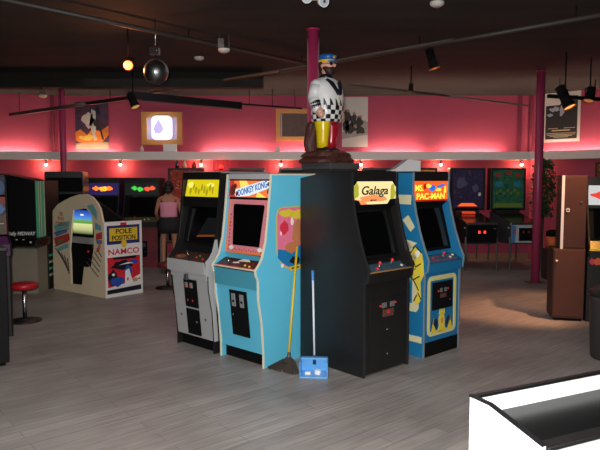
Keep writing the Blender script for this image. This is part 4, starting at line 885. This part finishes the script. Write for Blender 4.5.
# orange pot stand beside it
k=D(552,242,10.2)
t=thing('orange_bucket','small orange bucket with dark lid on a low stand behind the brown cupboard','bucket',(k.x,10.2,0))
MB().box(-.12,.12,-.12,.12,0,.52).build('stand',M('stand_dark',(60,34,34),.6),t); MB().loft([(0,0,.52,.08,.08),(0,0,.72,.1,.1)],20).build('bucket_body',M('bucket_orange',(200,96,44),.5),t); MB().loft([(0,0,.72,.1,.1),(0,0,.80,.1,.1),(0,0,.83,.05,.05)],20).build('lid',MATT,t)

# dark framed picture on the angled right wall below shelf
def on_wall(A_,e,n,s,z,w,h,name,label,cat):
    p=A_+e*s+n*.02; t=thing(name,label,cat,(p.x,p.y,z),math.atan2(e.y,e.x)); return t
t=on_wall(RA,e3,n3,1.62,1.50,.5,.5,'framed_picture','dark framed orange and brown picture on the right wall below the shelf','picture')
MB().box(-.3,.3,-.02,0.02,0,.5).build('frame',M('pic_frame',(50,20,22),.5),t); MB().box(-.26,.26,-.026,-.02,.04,.46).build('picture',glassmat('pic_or',[(30,20,20),(150,70,30),(60,40,30),(180,120,60)],.05,8),t)

# ================================================================== FOREGROUND COUNTER
hC=.92
Bc=Z(470,396,hC); r0=Vector((.906,.423,0)); 
# direction of the long edge from two photo readings at the same height
R2=Z(600,371,hC); r0=(R2-Bc); r0.z=0; r0.normalize(); aC=math.atan2(r0.y,r0.x)
ct=thing('display_counter','white open-topped counter with black inner tray in the right foreground','counter',(Bc.x,Bc.y,0),aC)
WHT=M('white_laminate',(228,232,230),.4,var=.02)
dep=.336; LC=2.3
pr_=[(0,0),(0,hC),(-.10,hC+.001),(-dep,hC-.05),(-dep,0)]
ym=lambda u_,v_,h:Vector((h,u_,v_))
for x in (0,LC-.012): MB().prism(pr_,ym,x,x+.012).build('side_panel',WHT,ct)
for x in (0,LC-.025):
    q=MB()
    for p_,q_ in zip(pr_[1:4],pr_[2:5]):
        if p_[0]==q_[0]: continue
        a_=Vector((0,p_[0],p_[1])); b2=Vector((0,q_[0],q_[1])); v_=(b2-a_).normalized(); q.obox(a_+Vector((x,0,0)),(1,0,0),v_,Vector((1,0,0)).cross(v_)*-1,(-.002,.014),(-.003,(b2-a_).length),(-.002,.006))
    q.build('edge_trim',M('trim_black',(20,20,22),.3),ct)
MB().box(.012,LC-.012,-.02,0,0,hC-.008).build('back_board',WHT,ct)
MB().box(.0,LC,-.018,.002,hC-.006,hC+.004).build('back_rail',M('trim_black'),ct)
sl_=Slab((-.02,hC-.09),(-dep+.04,hC-.105)); 
MB().add([(.012,-.02,hC-.065),(LC-.012,-.02,hC-.065),(LC-.012,-dep+.03,hC-.105),(.012,-dep+.03,hC-.105),(.012,-.02,hC-.11),(LC-.012,-.02,hC-.11),(LC-.012,-dep+.03,hC-.13),(.012,-dep+.03,hC-.13)],[(0,1,2,3),(4,7,6,5),(0,4,5,1),(2,6,7,3),(0,3,7,4),(1,5,6,2)]).build('tray',M('tray_black',(12,12,13),.25,var=.1),ct)
q=MB(); q.mat(M('trim_black')).box(.025,LC-.012,-dep+.005,-dep+.045,hC-.15,hC-.056); q.mat(CHROME).box(.025,LC-.012,-dep-.004,-dep+.006,hC-.068,hC-.058); q.build('front_rail',None,ct)
MB().box(.025,LC-.012,-dep,-dep+.02,0,hC-.075).build('front_board',M('pale_front',(200,216,212),.35,var=.03),ct)

# ================================================================== WALL DECOR
def poster(name,label,cat,x0,x1,y0,y1,d,base,frame=None):
    a=D(x0,y1,d); b2=D(x1,y0,d); w=b2.x-a.x; h=b2.z-a.z
    t=thing(name,label,cat,((a.x+b2.x)/2,BW-.001,a.z)); MB().box(-w/2,w/2,-.012,0,0,h).build('sheet' if not frame else 'backing',base,t); return t,w,h
pm=lambda w,h:(lambda u_,v_,k:Vector(((u_-.5)*w,-.012-k,v_*h)))
t,w,h=poster('fiery_poster','fantasy poster with orange fire and pale figure on the left wall','poster',76,108,102,149,12.69,glassmat('poster_fire',[(26,22,44),(60,56,90),(90,50,50),(50,44,80)],0,5,2))
f=pm(w,h); q=MB(); q.mat(M('p_orange',(226,120,36),.7,var=.4,scale=12)).prism([(0,.18),(.3,.1),(.8,.15),(1,.3),(1,.5),(.75,.38),(.5,.42),(.35,.3),(.15,.42),(0,.36)],f,0,.002)
q.mat(M('p_yellow',(246,200,90),.7,var=.3,scale=14)).prism(blob(.35,.24,.25,.06,14,.4,1),f,.002,.003); q.mat(M('p_sand',(150,130,110),.7)).prism([(0,0),(1,0),(1,.15),(0,.12)],f,0,.003)
q.mat(M('p_pale',(206,196,186),.7,var=.3,scale=14)).prism(blob(.4,.62,.18,.16,16,.25,2),f,.002,.004).prism([(.45,.5),(.62,.5),(.6,.3),(.66,.2),(.56,.18),(.5,.34)],f,.002,.004).prism([(.5,.85),(.62,.8),(.62,.5),(.42,.5)],f,.002,.004)
q.mat(M('p_dark',(40,34,34),.7)).prism(blob(.66,.55,.09,.1,10,.3,3),f,.004,.005).prism([(.7,.5),(.76,.48),(.86,.2),(.8,.2)],f,.004,.005); q.build('printed_picture',None,t)
t,w,h=poster('figure_poster','pale poster with group of dark figures, right of the statue','poster',342,368,97,147,12.69,M('p_lightgrey',(196,190,184),.7,var=.08,scale=6))
f=pm(w,h); q=MB(); q.mat(M('p_grey1',(150,142,136),.7)).prism([(0,.3),(.5,.4),(.8,.55),(1,.5),(1,.25),(0,.16)],f,0,.002); q.mat(M('p_figdark',(50,42,40),.7,var=.4,scale=14))
for i,(cx,cy,rx,ry) in enumerate(((.2,.62,.12,.14),(.45,.55,.12,.14),(.68,.5,.13,.13),(.35,.38,.2,.1),(.7,.34,.2,.08),(.15,.4,.12,.12))): q.prism(blob(cx,cy,rx,ry,12,.35,i),f,.002,.004)
q.mat(M('p_skin',(160,110,96),.7)); 
for i,(cx,cy) in enumerate(((.22,.73),(.47,.67),(.7,.61),(.5,.42))): q.prism(blob(cx,cy,.06,.03,8,.3,i),f,.004,.006)
q.build('printed_picture',None,t)
# black and white poster on the angled wall
p=RA+e3*.62; aw=math.atan2(e3.y,e3.x)
t=thing('monochrome_poster','black and white poster with lines of small print, behind the right spotlight','poster',(p.x+n3.x*.002,p.y+n3.y*.002,2.42),aw); w,h=.74,.99
MB().box(-w/2,w/2,-.012,0,0,h).build('sheet',M('p_white',(214,204,196),.7,var=.04),t); f=pm(w,h)
q=MB(); q.mat(M('p_ink',(28,26,28),.7)).prism([(.07,.06),(.93,.06),(.93,.74),(.07,.74)],f,0,.002).prism([(.45,.74),(.93,.74),(.93,.9),(.62,.92),(.5,.8)],f,0,.002)
q.mat(M('p_mist',(150,156,170),.7)).prism(blob(.32,.66,.13,.05,12,.4,1),f,.002,.004).prism(blob(.52,.62,.06,.12,12,.4,2),f,.002,.004).prism(blob(.2,.55,.08,.03,12,.4,3),f,.002,.004)
q.mat(M('p_print',(176,160,130),.7))
for i,(x0,x1,z) in enumerate(((.15,.42,.27),(.58,.88,.27),(.25,.75,.22),(.1,.9,.17),(.12,.88,.14),(.2,.8,.115),(.3,.7,.09))): q.prism([(x0,z),(x1,z),(x1,z+.012+.012*(i==2)),(x0,z+.012+.012*(i==2))],f,.002,.004)
q.build('printed_picture',None,t)
# framed lit window sign
WOOD=M('golden_wood',(196,134,62),.5,var=.12,scale=9)
def wood_frame(name,label,cat,x0,x1,y0,y1,fw,inner):
    a=D(x0,y1,12.68); b2=D(x1,y0,12.68); w=b2.x-a.x; h=b2.z-a.z; t=thing(name,label,cat,((a.x+b2.x)/2,BW-.001,a.z))
    q=MB(); q.box(-w/2,w/2,-.05,0,0,fw).box(-w/2,w/2,-.05,0,h-fw,h).box(-w/2,-w/2+fw,-.05,0,fw,h-fw).box(w/2-fw,w/2,-.05,0,fw,h-fw); q.build('frame',WOOD,t)
    MB().box(-w/2+fw,w/2-fw,-.015,0,fw,h-fw).build('panel',inner,t); return t,w,h
t,w,h=wood_frame('lit_window_sign','glowing white window sign with dark spade mark in golden wood frame','sign',142,182,112,145,.11,M('sign_board',(190,180,196),.6))
q=MB().prism(rrect(-.21,.22,.10,.60,.10),lambda u_,v_,k:Vector((u_,-.02-k,v_)),0,.05); gl=q.build('light_panel',G('sign_white',(222,212,255),1.5),t)
q=MB(); kk=lambda u_,v_,k:Vector((u_*1.5,-.07-k,(v_-.35)*1.5+.35)); q.mat(M('spade_dark',(60,56,84),.6)).prism([(-.06,.27),(-.035,.28),(-.01,.27),(.02,.29),(.045,.33),(.03,.38),(-.02,.46),(-.07,.38),(-.085,.33),(-.07,.29)],lambda a,b_,k:kk(a-.02,b_,k),0,.006)
q.mat(M('spade_violet',(110,100,180),.6)).prism([(.05,.30),(.07,.30),(.085,.40),(.07,.45),(.055,.40)],kk,0,.006).prism([(.09,.30),(.12,.29),(.10,.36)],kk,0,.006).obox((0,-.07,0),(1,0,0),(0,1,0),(0,0,1),(-.06,.0),(-.006,0),(.20,.215)); q.build('spade_mark',None,gl)
l=bpy.data.lights.new('sign_light','AREA'); l.energy=5; l.color=(.85,.8,1); l.size=.4; o=bpy.data.objects.new('sign_light',l); COL.objects.link(o); o.location=(t.location.x,BW-.12,t.location.z+.35); o.rotation_euler=(math.radians(90),0,0)
t,w,h=wood_frame('wooden_picture_frame','empty looking wooden frame with grey brown panel left of the statue','picture frame',276,322,109,141,.09,M('frame_panel',(84,62,56),.6,var=.5,scale=10))
MB().box(-w/2+.10,-w/2+.125,-.02,-.015,.1,h-.1).build('glass_edge',M('glass_edge',(150,150,146),.3),t)
# bright box and small things standing on the shelf
def shelf_item(name,label,cat,px,w,h,m,es=None):
    X=(px-300)/F*12.45; t=tag(MB().box(-w/2,w/2,-.025,.025,0,h).build(name,m,None,.004),label,cat); t.location=(X,12.452,2.237); return t
shelf_item('paper_stack','bright white folded paper on the shelf under the lit window sign','paper',171,.27,.15,M('bright_paper',(245,240,235),.6,var=.02))
q=MB(); q.loft([(0,0,0,.04,.025),(0,0,.07,.035,.022),(0,0,.09,.015,.015),(0,0,.12,.02,.02)],14); o=tag(q.build('small_jar',M('jar_white',(226,206,196),.4)),'small white jar on the shelf at the left of the window sign','jar'); o.location=((143-300)/F*12.45,12.452,2.237)
shelf_item('small_white_box','small white box on the shelf below the wooden picture frame','box',278,.09,.10,M('boxwhite',(214,204,200),.6))

# ================================================================== CEILING FITTINGS
PIPE=M('pipe_dark',(52,46,42),.55,var=.2); COP=M('pipe_brown',(84,56,38),.45,.3)
def pipe(a,b_,r,m,name,label,z=None,box=False,cat='ceiling pipe',hang=True):
    a=Vector(a); b_=Vector(b_); mid=(a+b_)/2; t=thing(name,label,cat,mid)
    if box:
        e=(b_-a).normalized(); n=Vector((-e.y,e.x,0)).normalized(); MB().obox((0,0,0),e,n,e.cross(n),(-(b_-a).length/2,(b_-a).length/2),(-r,r),(-r,r)).build('bar',m,t)
    else: MB().cone(a-mid,b_-mid,r,r,12).build('pipe_run',m,t)
    if hang:
        for f in (.12,.5,.88):
            p=a.lerp(b_,f)-mid; MB().cone(p+Vector((0,0,r*.5)),Vector((p.x,p.y,3.40-mid.z)),.006,.006,6).build('hanger_rod',MATT,t)
    return t
pipe(Z(-60,-14,3.3),Z(330,69,3.3),.024,PIPE,'ceiling_pipe','long dark pipe under the ceiling running from upper left toward the pink column')
pipe(Z(150,93,3.27),Z(280,71.5,3.27),.03,COP,'ceiling_pipe','brown pipe catching orange light under the ceiling, right of the mirror ball')
pipe(Z(281,71.3,3.27),Z(640,8,3.27),.028,PIPE,'ceiling_pipe','long grey pipe under the ceiling from the centre to the upper right corner')
pipe(Z(8,115,2.98),Z(128,98,2.98),.028,M('bar_dark',(30,22,22),.5),'lighting_bar','slanting dark bar hung before the fiery poster at left',box=True,cat='lighting bar')
pipe(D(128,95,10.9),D(241,106,11.8),.065,MATT,'ceiling_duct','broad black duct hanging above the lit window sign',box=True,cat='duct',hang=False)
pipe(D(242,104,11.6),D(302,108.5,11.9),.016,MATT,'conduit','thin black conduit running on from the duct toward the statue',cat='conduit')
pipe(D(350,84,9.3),D(530,106,12.3),.018,PIPE,'conduit','thin dark conduit sloping across the right part of the back wall',cat='conduit',hang=False)
pipe(Z(548,96,3.10),Z(640,102,3.04),.03,MATT,'lighting_track','black lighting track carrying the two right spotlights',box=True,cat='lighting track')

# mirror ball
mbp=D(156,72,6.6); MR=.132
t=thing('mirror_ball','mirror ball hanging from the dark ceiling at left','mirror ball',mbp)
q=MB(); q.mat(M('mirror_tile',(150,152,156),.32,1,var=0)).ball((0,0,0),MR,n=40,m=22,smooth=False); o=q.build('ball',None,t)
for p_ in o.data.polygons: pass
bm=bmesh.new(); bm.from_mesh(o.data); bmesh.ops.inset_individual(bm,faces=bm.faces[:],thickness=.0016,depth=0); 
o.data.materials.append(M('mirror_grout',(10,10,12),.6)); 
bm.faces.ensure_lookup_table(); nf=len(bm.faces)
base=40*21
bm.to_mesh(o.data); bm.free()
for i,p_ in enumerate(o.data.polygons):
    p_.material_index = 0 if i < 40*20+80 else 1
o.rotation_euler=(.12,.05,.1)
MB().cone((0,0,MR),(0,0,.30),.004,.004,6).build('chain',MATT,t); q=MB().mat(BLACK).box(-.06,.04,-.04,.04,.18,.25); q.mat(CHROME).ball((.02,-.045,.22),.012); q.cone((0,0,.25),(0,0,3.4-mbp.z),.006,.006,6); q.build('motor',None,t)

# spotlights: can + yoke
def spotcan(pos,aim,label,r=.065,L=.19,glow=None,es=6,energy=0,color=WARM,cone_=50,hang=None):
    pos=Vector(pos); d=(Vector(aim)-pos).normalized(); t=thing('spotlight',label,'spotlight',pos)
    q=MB(); q.cone(-d*L*.55,d*L*.0,r*.75,r*.8,20).cone(d*0,d*L*.45,r*.8,r,20,True,False); b_=q.build('can',MATT,t)
    q=MB(); q.cone(d*L*.40,d*L*.43,r*.82,r*.9,20); q.build('bulb_face',G('spot_'+str(es),glow or (255,150,60),es),t)
    q=MB(); q.cone(d*L*.43,d*L*.47,r*1.06,r*1.08,20,True,False); q.cone(d*L*.43,d*L*.47,r*.98,r*1.0,20,True,False); q.build('rim',M('rim_warm',(150,96,50),.35,.6),t)
    zt_=(hang or 3.4)-pos.z; q=MB(); a=d.cross(Vector((0,0,1))); a=a.normalized() if a.length>.01 else Vector((1,0,0))
    q.tube([a*r*1.05,a*r*1.1+Vector((0,0,r*1.4)),-a*r*1.1+Vector((0,0,r*1.4)),-a*r*1.05],.006,6).cone((0,0,r*1.4),(0,0,zt_),.01,.01,8); q.build('yoke',MATT,t)
    if energy:
        l=bpy.data.lights.new('spotlight_beam','SPOT'); l.energy=energy; l.color=color; l.spot_size=math.radians(cone_); l.spot_blend=1; l.shadow_soft_size=.04
        o=bpy.data.objects.new('spotlight_beam',l); COL.objects.link(o); o.location=pos+d*L*.52; o.rotation_euler=d.to_track_quat('-Z','Y').to_euler()
    return t
spotcan(D(133,101,9.8),D(133,101,9.8)+Vector((.45,-.15,-1)),'black spotlight with amber lip above the fiery poster, aimed right',.075,.24,(255,190,120),.5)
spotcan(D(432,60,8.2),D(432,60,8.2)+Vector((.3,-.02,-1)),'black spotlight with orange glowing lip right of the statue cap',.07,.26,(255,120,50),1.2)
spotcan(D(565,98,8.4),D(565,98,8.4)+Vector((.38,-.35,-1)),'large black spotlight in front of the monochrome poster, glowing warm',.085,.32,(255,170,90),1.6)
spotcan(D(590,95,8.8),Z(540,300),'black spotlight at the upper right, rightmost on the track',.075,.2,(255,150,80),.4,energy=200,color=(1,.46,.22),cone_=40)
spotcan(D(411,88,9.4),D(408,120,9.4),'small unlit spotlight hanging left of the right conduit',.045,.12,(60,50,40),.05)
spotcan((3.5,6.55,3.1),Z(518,312),'black spotlight over the right foreground lighting the floor before the cupboard',.075,.2,(255,150,80),.6,energy=620,color=(1,.46,.22),cone_=36)
# lit orange spot at left
p=D(127,64,6.9)
spotcan(p+Vector((.0,.05,.0)),Vector((-.3,0,1.0)),'small lamp glowing bright orange beside the mirror ball',.055,.12,(255,90,22),9)
l=bpy.data.lights.new('orange_lamp_light','POINT'); l.energy=14; l.color=(1,.3,.1); l.shadow_soft_size=.03; o=bpy.data.objects.new('orange_lamp_light',l); COL.objects.link(o); o.location=p+Vector((0,-.12,-.06))

def detector(p,label,rods=False,r=.07,m=None):
    t=thing('smoke_detector',label,'smoke detector',p)
    MB().loft([(0,0,-.045,r*.5,r*.5),(0,0,-.03,r*.9,r*.9),(0,0,-.012,r,r),(0,0,0,r,r)],22).build('body',m or M('detector_white',(205,200,192),.4),t)
    MB().loft([(0,0,-.055,r*.25,r*.25),(0,0,-.045,r*.3,r*.3)],14).build('sensor',M('sensor_grey',(120,110,100),.4),t)
    if rods: MB().cone((-.05,0,0),(-.05,0,3.4-p.z),.008,.008,6).cone((.06,0,0),(.06,0,3.4-p.z),.005,.005,6).box(-.07,.0,-.02,.02,0,.12).build('hanger',M('hanger_grey',(84,84,86),.5),t)
detector(Z(199,57,3.398),'white round smoke detector on the ceiling right of the mirror ball')
detector(D(224,49,7.4),'white round detector hanging below the ceiling on two rods',True)
detector(D(43,95,11.3),'small pale detector hanging before the far left wall',True,.075,M('detector_yellowed',(180,160,120),.5))
detector(Z(437,2,3.398),'white ceiling detector with amber base at the top right of centre',False,.07)
# emergency light with two heads
p=D(314,0,5.0); t=thing('emergency_light','white twin-head emergency light at the top of the picture above the statue','emergency light',(p.x,p.y,3.1))
MB().box(-.10,.12,-.02,.08,.04,.16).build('housing',M('em_white',(206,208,206),.4),t,.01)
for x,y,z,dx in ((-.055,-.05,.03,-.3),(.075,-.05,.0,.6)):
    d=Vector((dx,-1,-.25)).normalized(); c=Vector((x,y,z)); q=MB(); q.mat(M('em_white')).cone(c-d*.05,c+d*.01,.03,.045,18); h_=q.build('lamp_head',None,t)
    q=MB(); q.mat(M('em_lens',(170,175,190),.15)).cone(c+d*.01,c+d*.014,.038,.036,18); q.mat(M('em_dark',(70,70,80),.3)).cone(c+d*.014,c+d*.017,.013,.012,12); q.build('lens',None,h_)
MB().cone((0,.03,.16),(0,.03,.30),.02,.02,10).build('stem',M('em_white'),t)

# ================================================================== PERSON
pp=Vector((-2.34,10.80,0))
pe=thing('person','person in pink top and dark shorts, hair tied up, standing at the pinball machine','person',pp,math.radians(8))
def skinned(name,verts,edges,radii,m,parent,root=0,sub=2):
    me=bpy.data.meshes.new(name); me.from_pydata(verts,edges,[]); me.materials.append(m)
    o=bpy.data.objects.new(name,me); COL.objects.link(o); o.parent=parent
    s=o.modifiers.new('skin','SKIN'); s.use_smooth_shade=True
    for i,v in enumerate(me.skin_vertices[0].data): v.radius=(radii[i],radii[i]*.85) if not isinstance(radii[i],tuple) else radii[i]; v.use_root=(i==root)
    u_=o.modifiers.new('sub','SUBSURF'); u_.levels=sub; u_.render_levels=sub
    return o
V=[];E=[];R=[]
def av(p,r,link=None):
    V.append(p); R.append(r)
    if link is not None: E.append((link,len(V)-1))
    return len(V)-1
pel=av((0,0,.92),(.15,.11)); wa=av((0,0,1.06),(.115,.09),pel); ch=av((0,.01,1.22),(.135,.10),wa); sh=av((0,0,1.34),(.12,.075),ch); nk=av((0,.01,1.42),.048,sh); hd=av((0,.03,1.50),.072,nk); ht=av((0,.03,1.57),(.07,.08),hd)
for k in (-1,1):
    s1=av((k*.16,0,1.33),.05,sh); el=av((k*.22,.0,1.08),.037,s1); wr=av((k*.20,.20,.96),.026,el); hn=av((k*.20,.27,.945),(.035,.02),wr)
    for i in range(4):
        f1=av((k*.20+(i-1.5)*.018,.31+.008*(i in(1,2)),.935),.009,hn); av((k*.20+(i-1.5)*.018,.33,.915),.007,f1)
    th=av((k*.165,.28,.935),.010,hn); av((k*.155,.305,.925),.008,th)
    hp=av((k*.09,0,.85),.088,pel); kn=av((k*.10,.01,.48),.055,hp); an=av((k*.10,-.02,.09),.036,kn); av((k*.105,.11,.03),.03,an)
skinned('body',V,E,R,M('skin_tan',(178,122,96),.6,var=.06),pe)
MB().loft([(0,0,1.0,.155,.115),(0,0,1.06,.15,.11),(0,0,1.14,.15,.115),(0,.01,1.22,.162,.125),(0,.01,1.27,.165,.12)],24,2.3).build('pink_top',M('top_pink',(228,150,176),.7,var=.05),pe)
MB().loft([(0,0,.72,.19,.14),(0,0,.85,.19,.145),(0,0,.94,.18,.135),(0,0,1.01,.155,.118)],24,2.4).build('shorts',M('shorts_dark',(24,22,28),.8),pe)
q=MB(); q.ball((0,.01,1.545),.095,.105,.11); q.ball((0,-.06,1.60),.06,.055,.055); q.ball((0,-.055,1.48),.065,.04,.06); q.build('hair',M('hair_dark',(30,20,18),.6),pe)
q=MB()
for k in (-1,1): q.loft([(k*.105,.03,.0,.045,.11),(k*.105,.03,.02,.045,.11),(k*.105,.02,.05,.04,.09),(k*.103,-.02,.08,.035,.045)],14)
q.build('shoes',M('shoe',(60,50,50),.6),pe)

# the island stands slightly nearer than first surveyed
for o in (dk.r,gc.r,ga.r,mp_.r,pq,st,bpy.data.objects['crumpled_carton']):
    o.location.x*=.975; o.location.y*=.975; o.scale.x*=.975; o.scale.y*=.975
# ================================================================== LIGHT
def area(name,loc,rot,size,energy,color=(1,1,1),sy=None):
    l=bpy.data.lights.new(name,'AREA'); l.energy=energy; l.color=color; l.size=size
    if sy: l.shape='RECTANGLE'; l.size_y=sy
    o=bpy.data.objects.new(name,l); COL.objects.link(o); o.location=loc; o.rotation_euler=rot; return o
# the photographer's flash, beside the lens
fl=bpy.data.lights.new('camera_flash','SPOT'); fl.energy=900; fl.color=(1,.985,.96); fl.spot_size=math.radians(95); fl.spot_blend=.6; fl.shadow_soft_size=.03
o=bpy.data.objects.new('camera_flash',fl); COL.objects.link(o); o.location=(-.05,0,1.76); o.rotation_euler=(PI/2-PITCH,0,0)
area('ceiling_wash_front',(0,2.2,3.3),(0,0,0),3.5,90,(1,.88,.82))
area('middle_fill',(0,8.6,3.3),(0,0,0),7,26,(1,.84,.78),3)  # added soft fill that lifts the middle floor, no fitting behind it
area('wall_fill',(0,10.7,3.1),(math.radians(55),0,0),9,22,(1,.88,.84),.6)  # unseen fill panel added to brighten the back wall and shelf
wd=bpy.data.worlds.new('world'); S.world=wd; wd.use_nodes=True; wd.node_tree.nodes['Background'].inputs[0].default_value=(.05,.04,.045,1); wd.node_tree.nodes['Background'].inputs[1].default_value=.3
S.view_settings.view_transform='Standard'; S.view_settings.look='None'; S.view_settings.exposure=0; S.view_settings.gamma=1; S.view_settings.use_curve_mapping=False
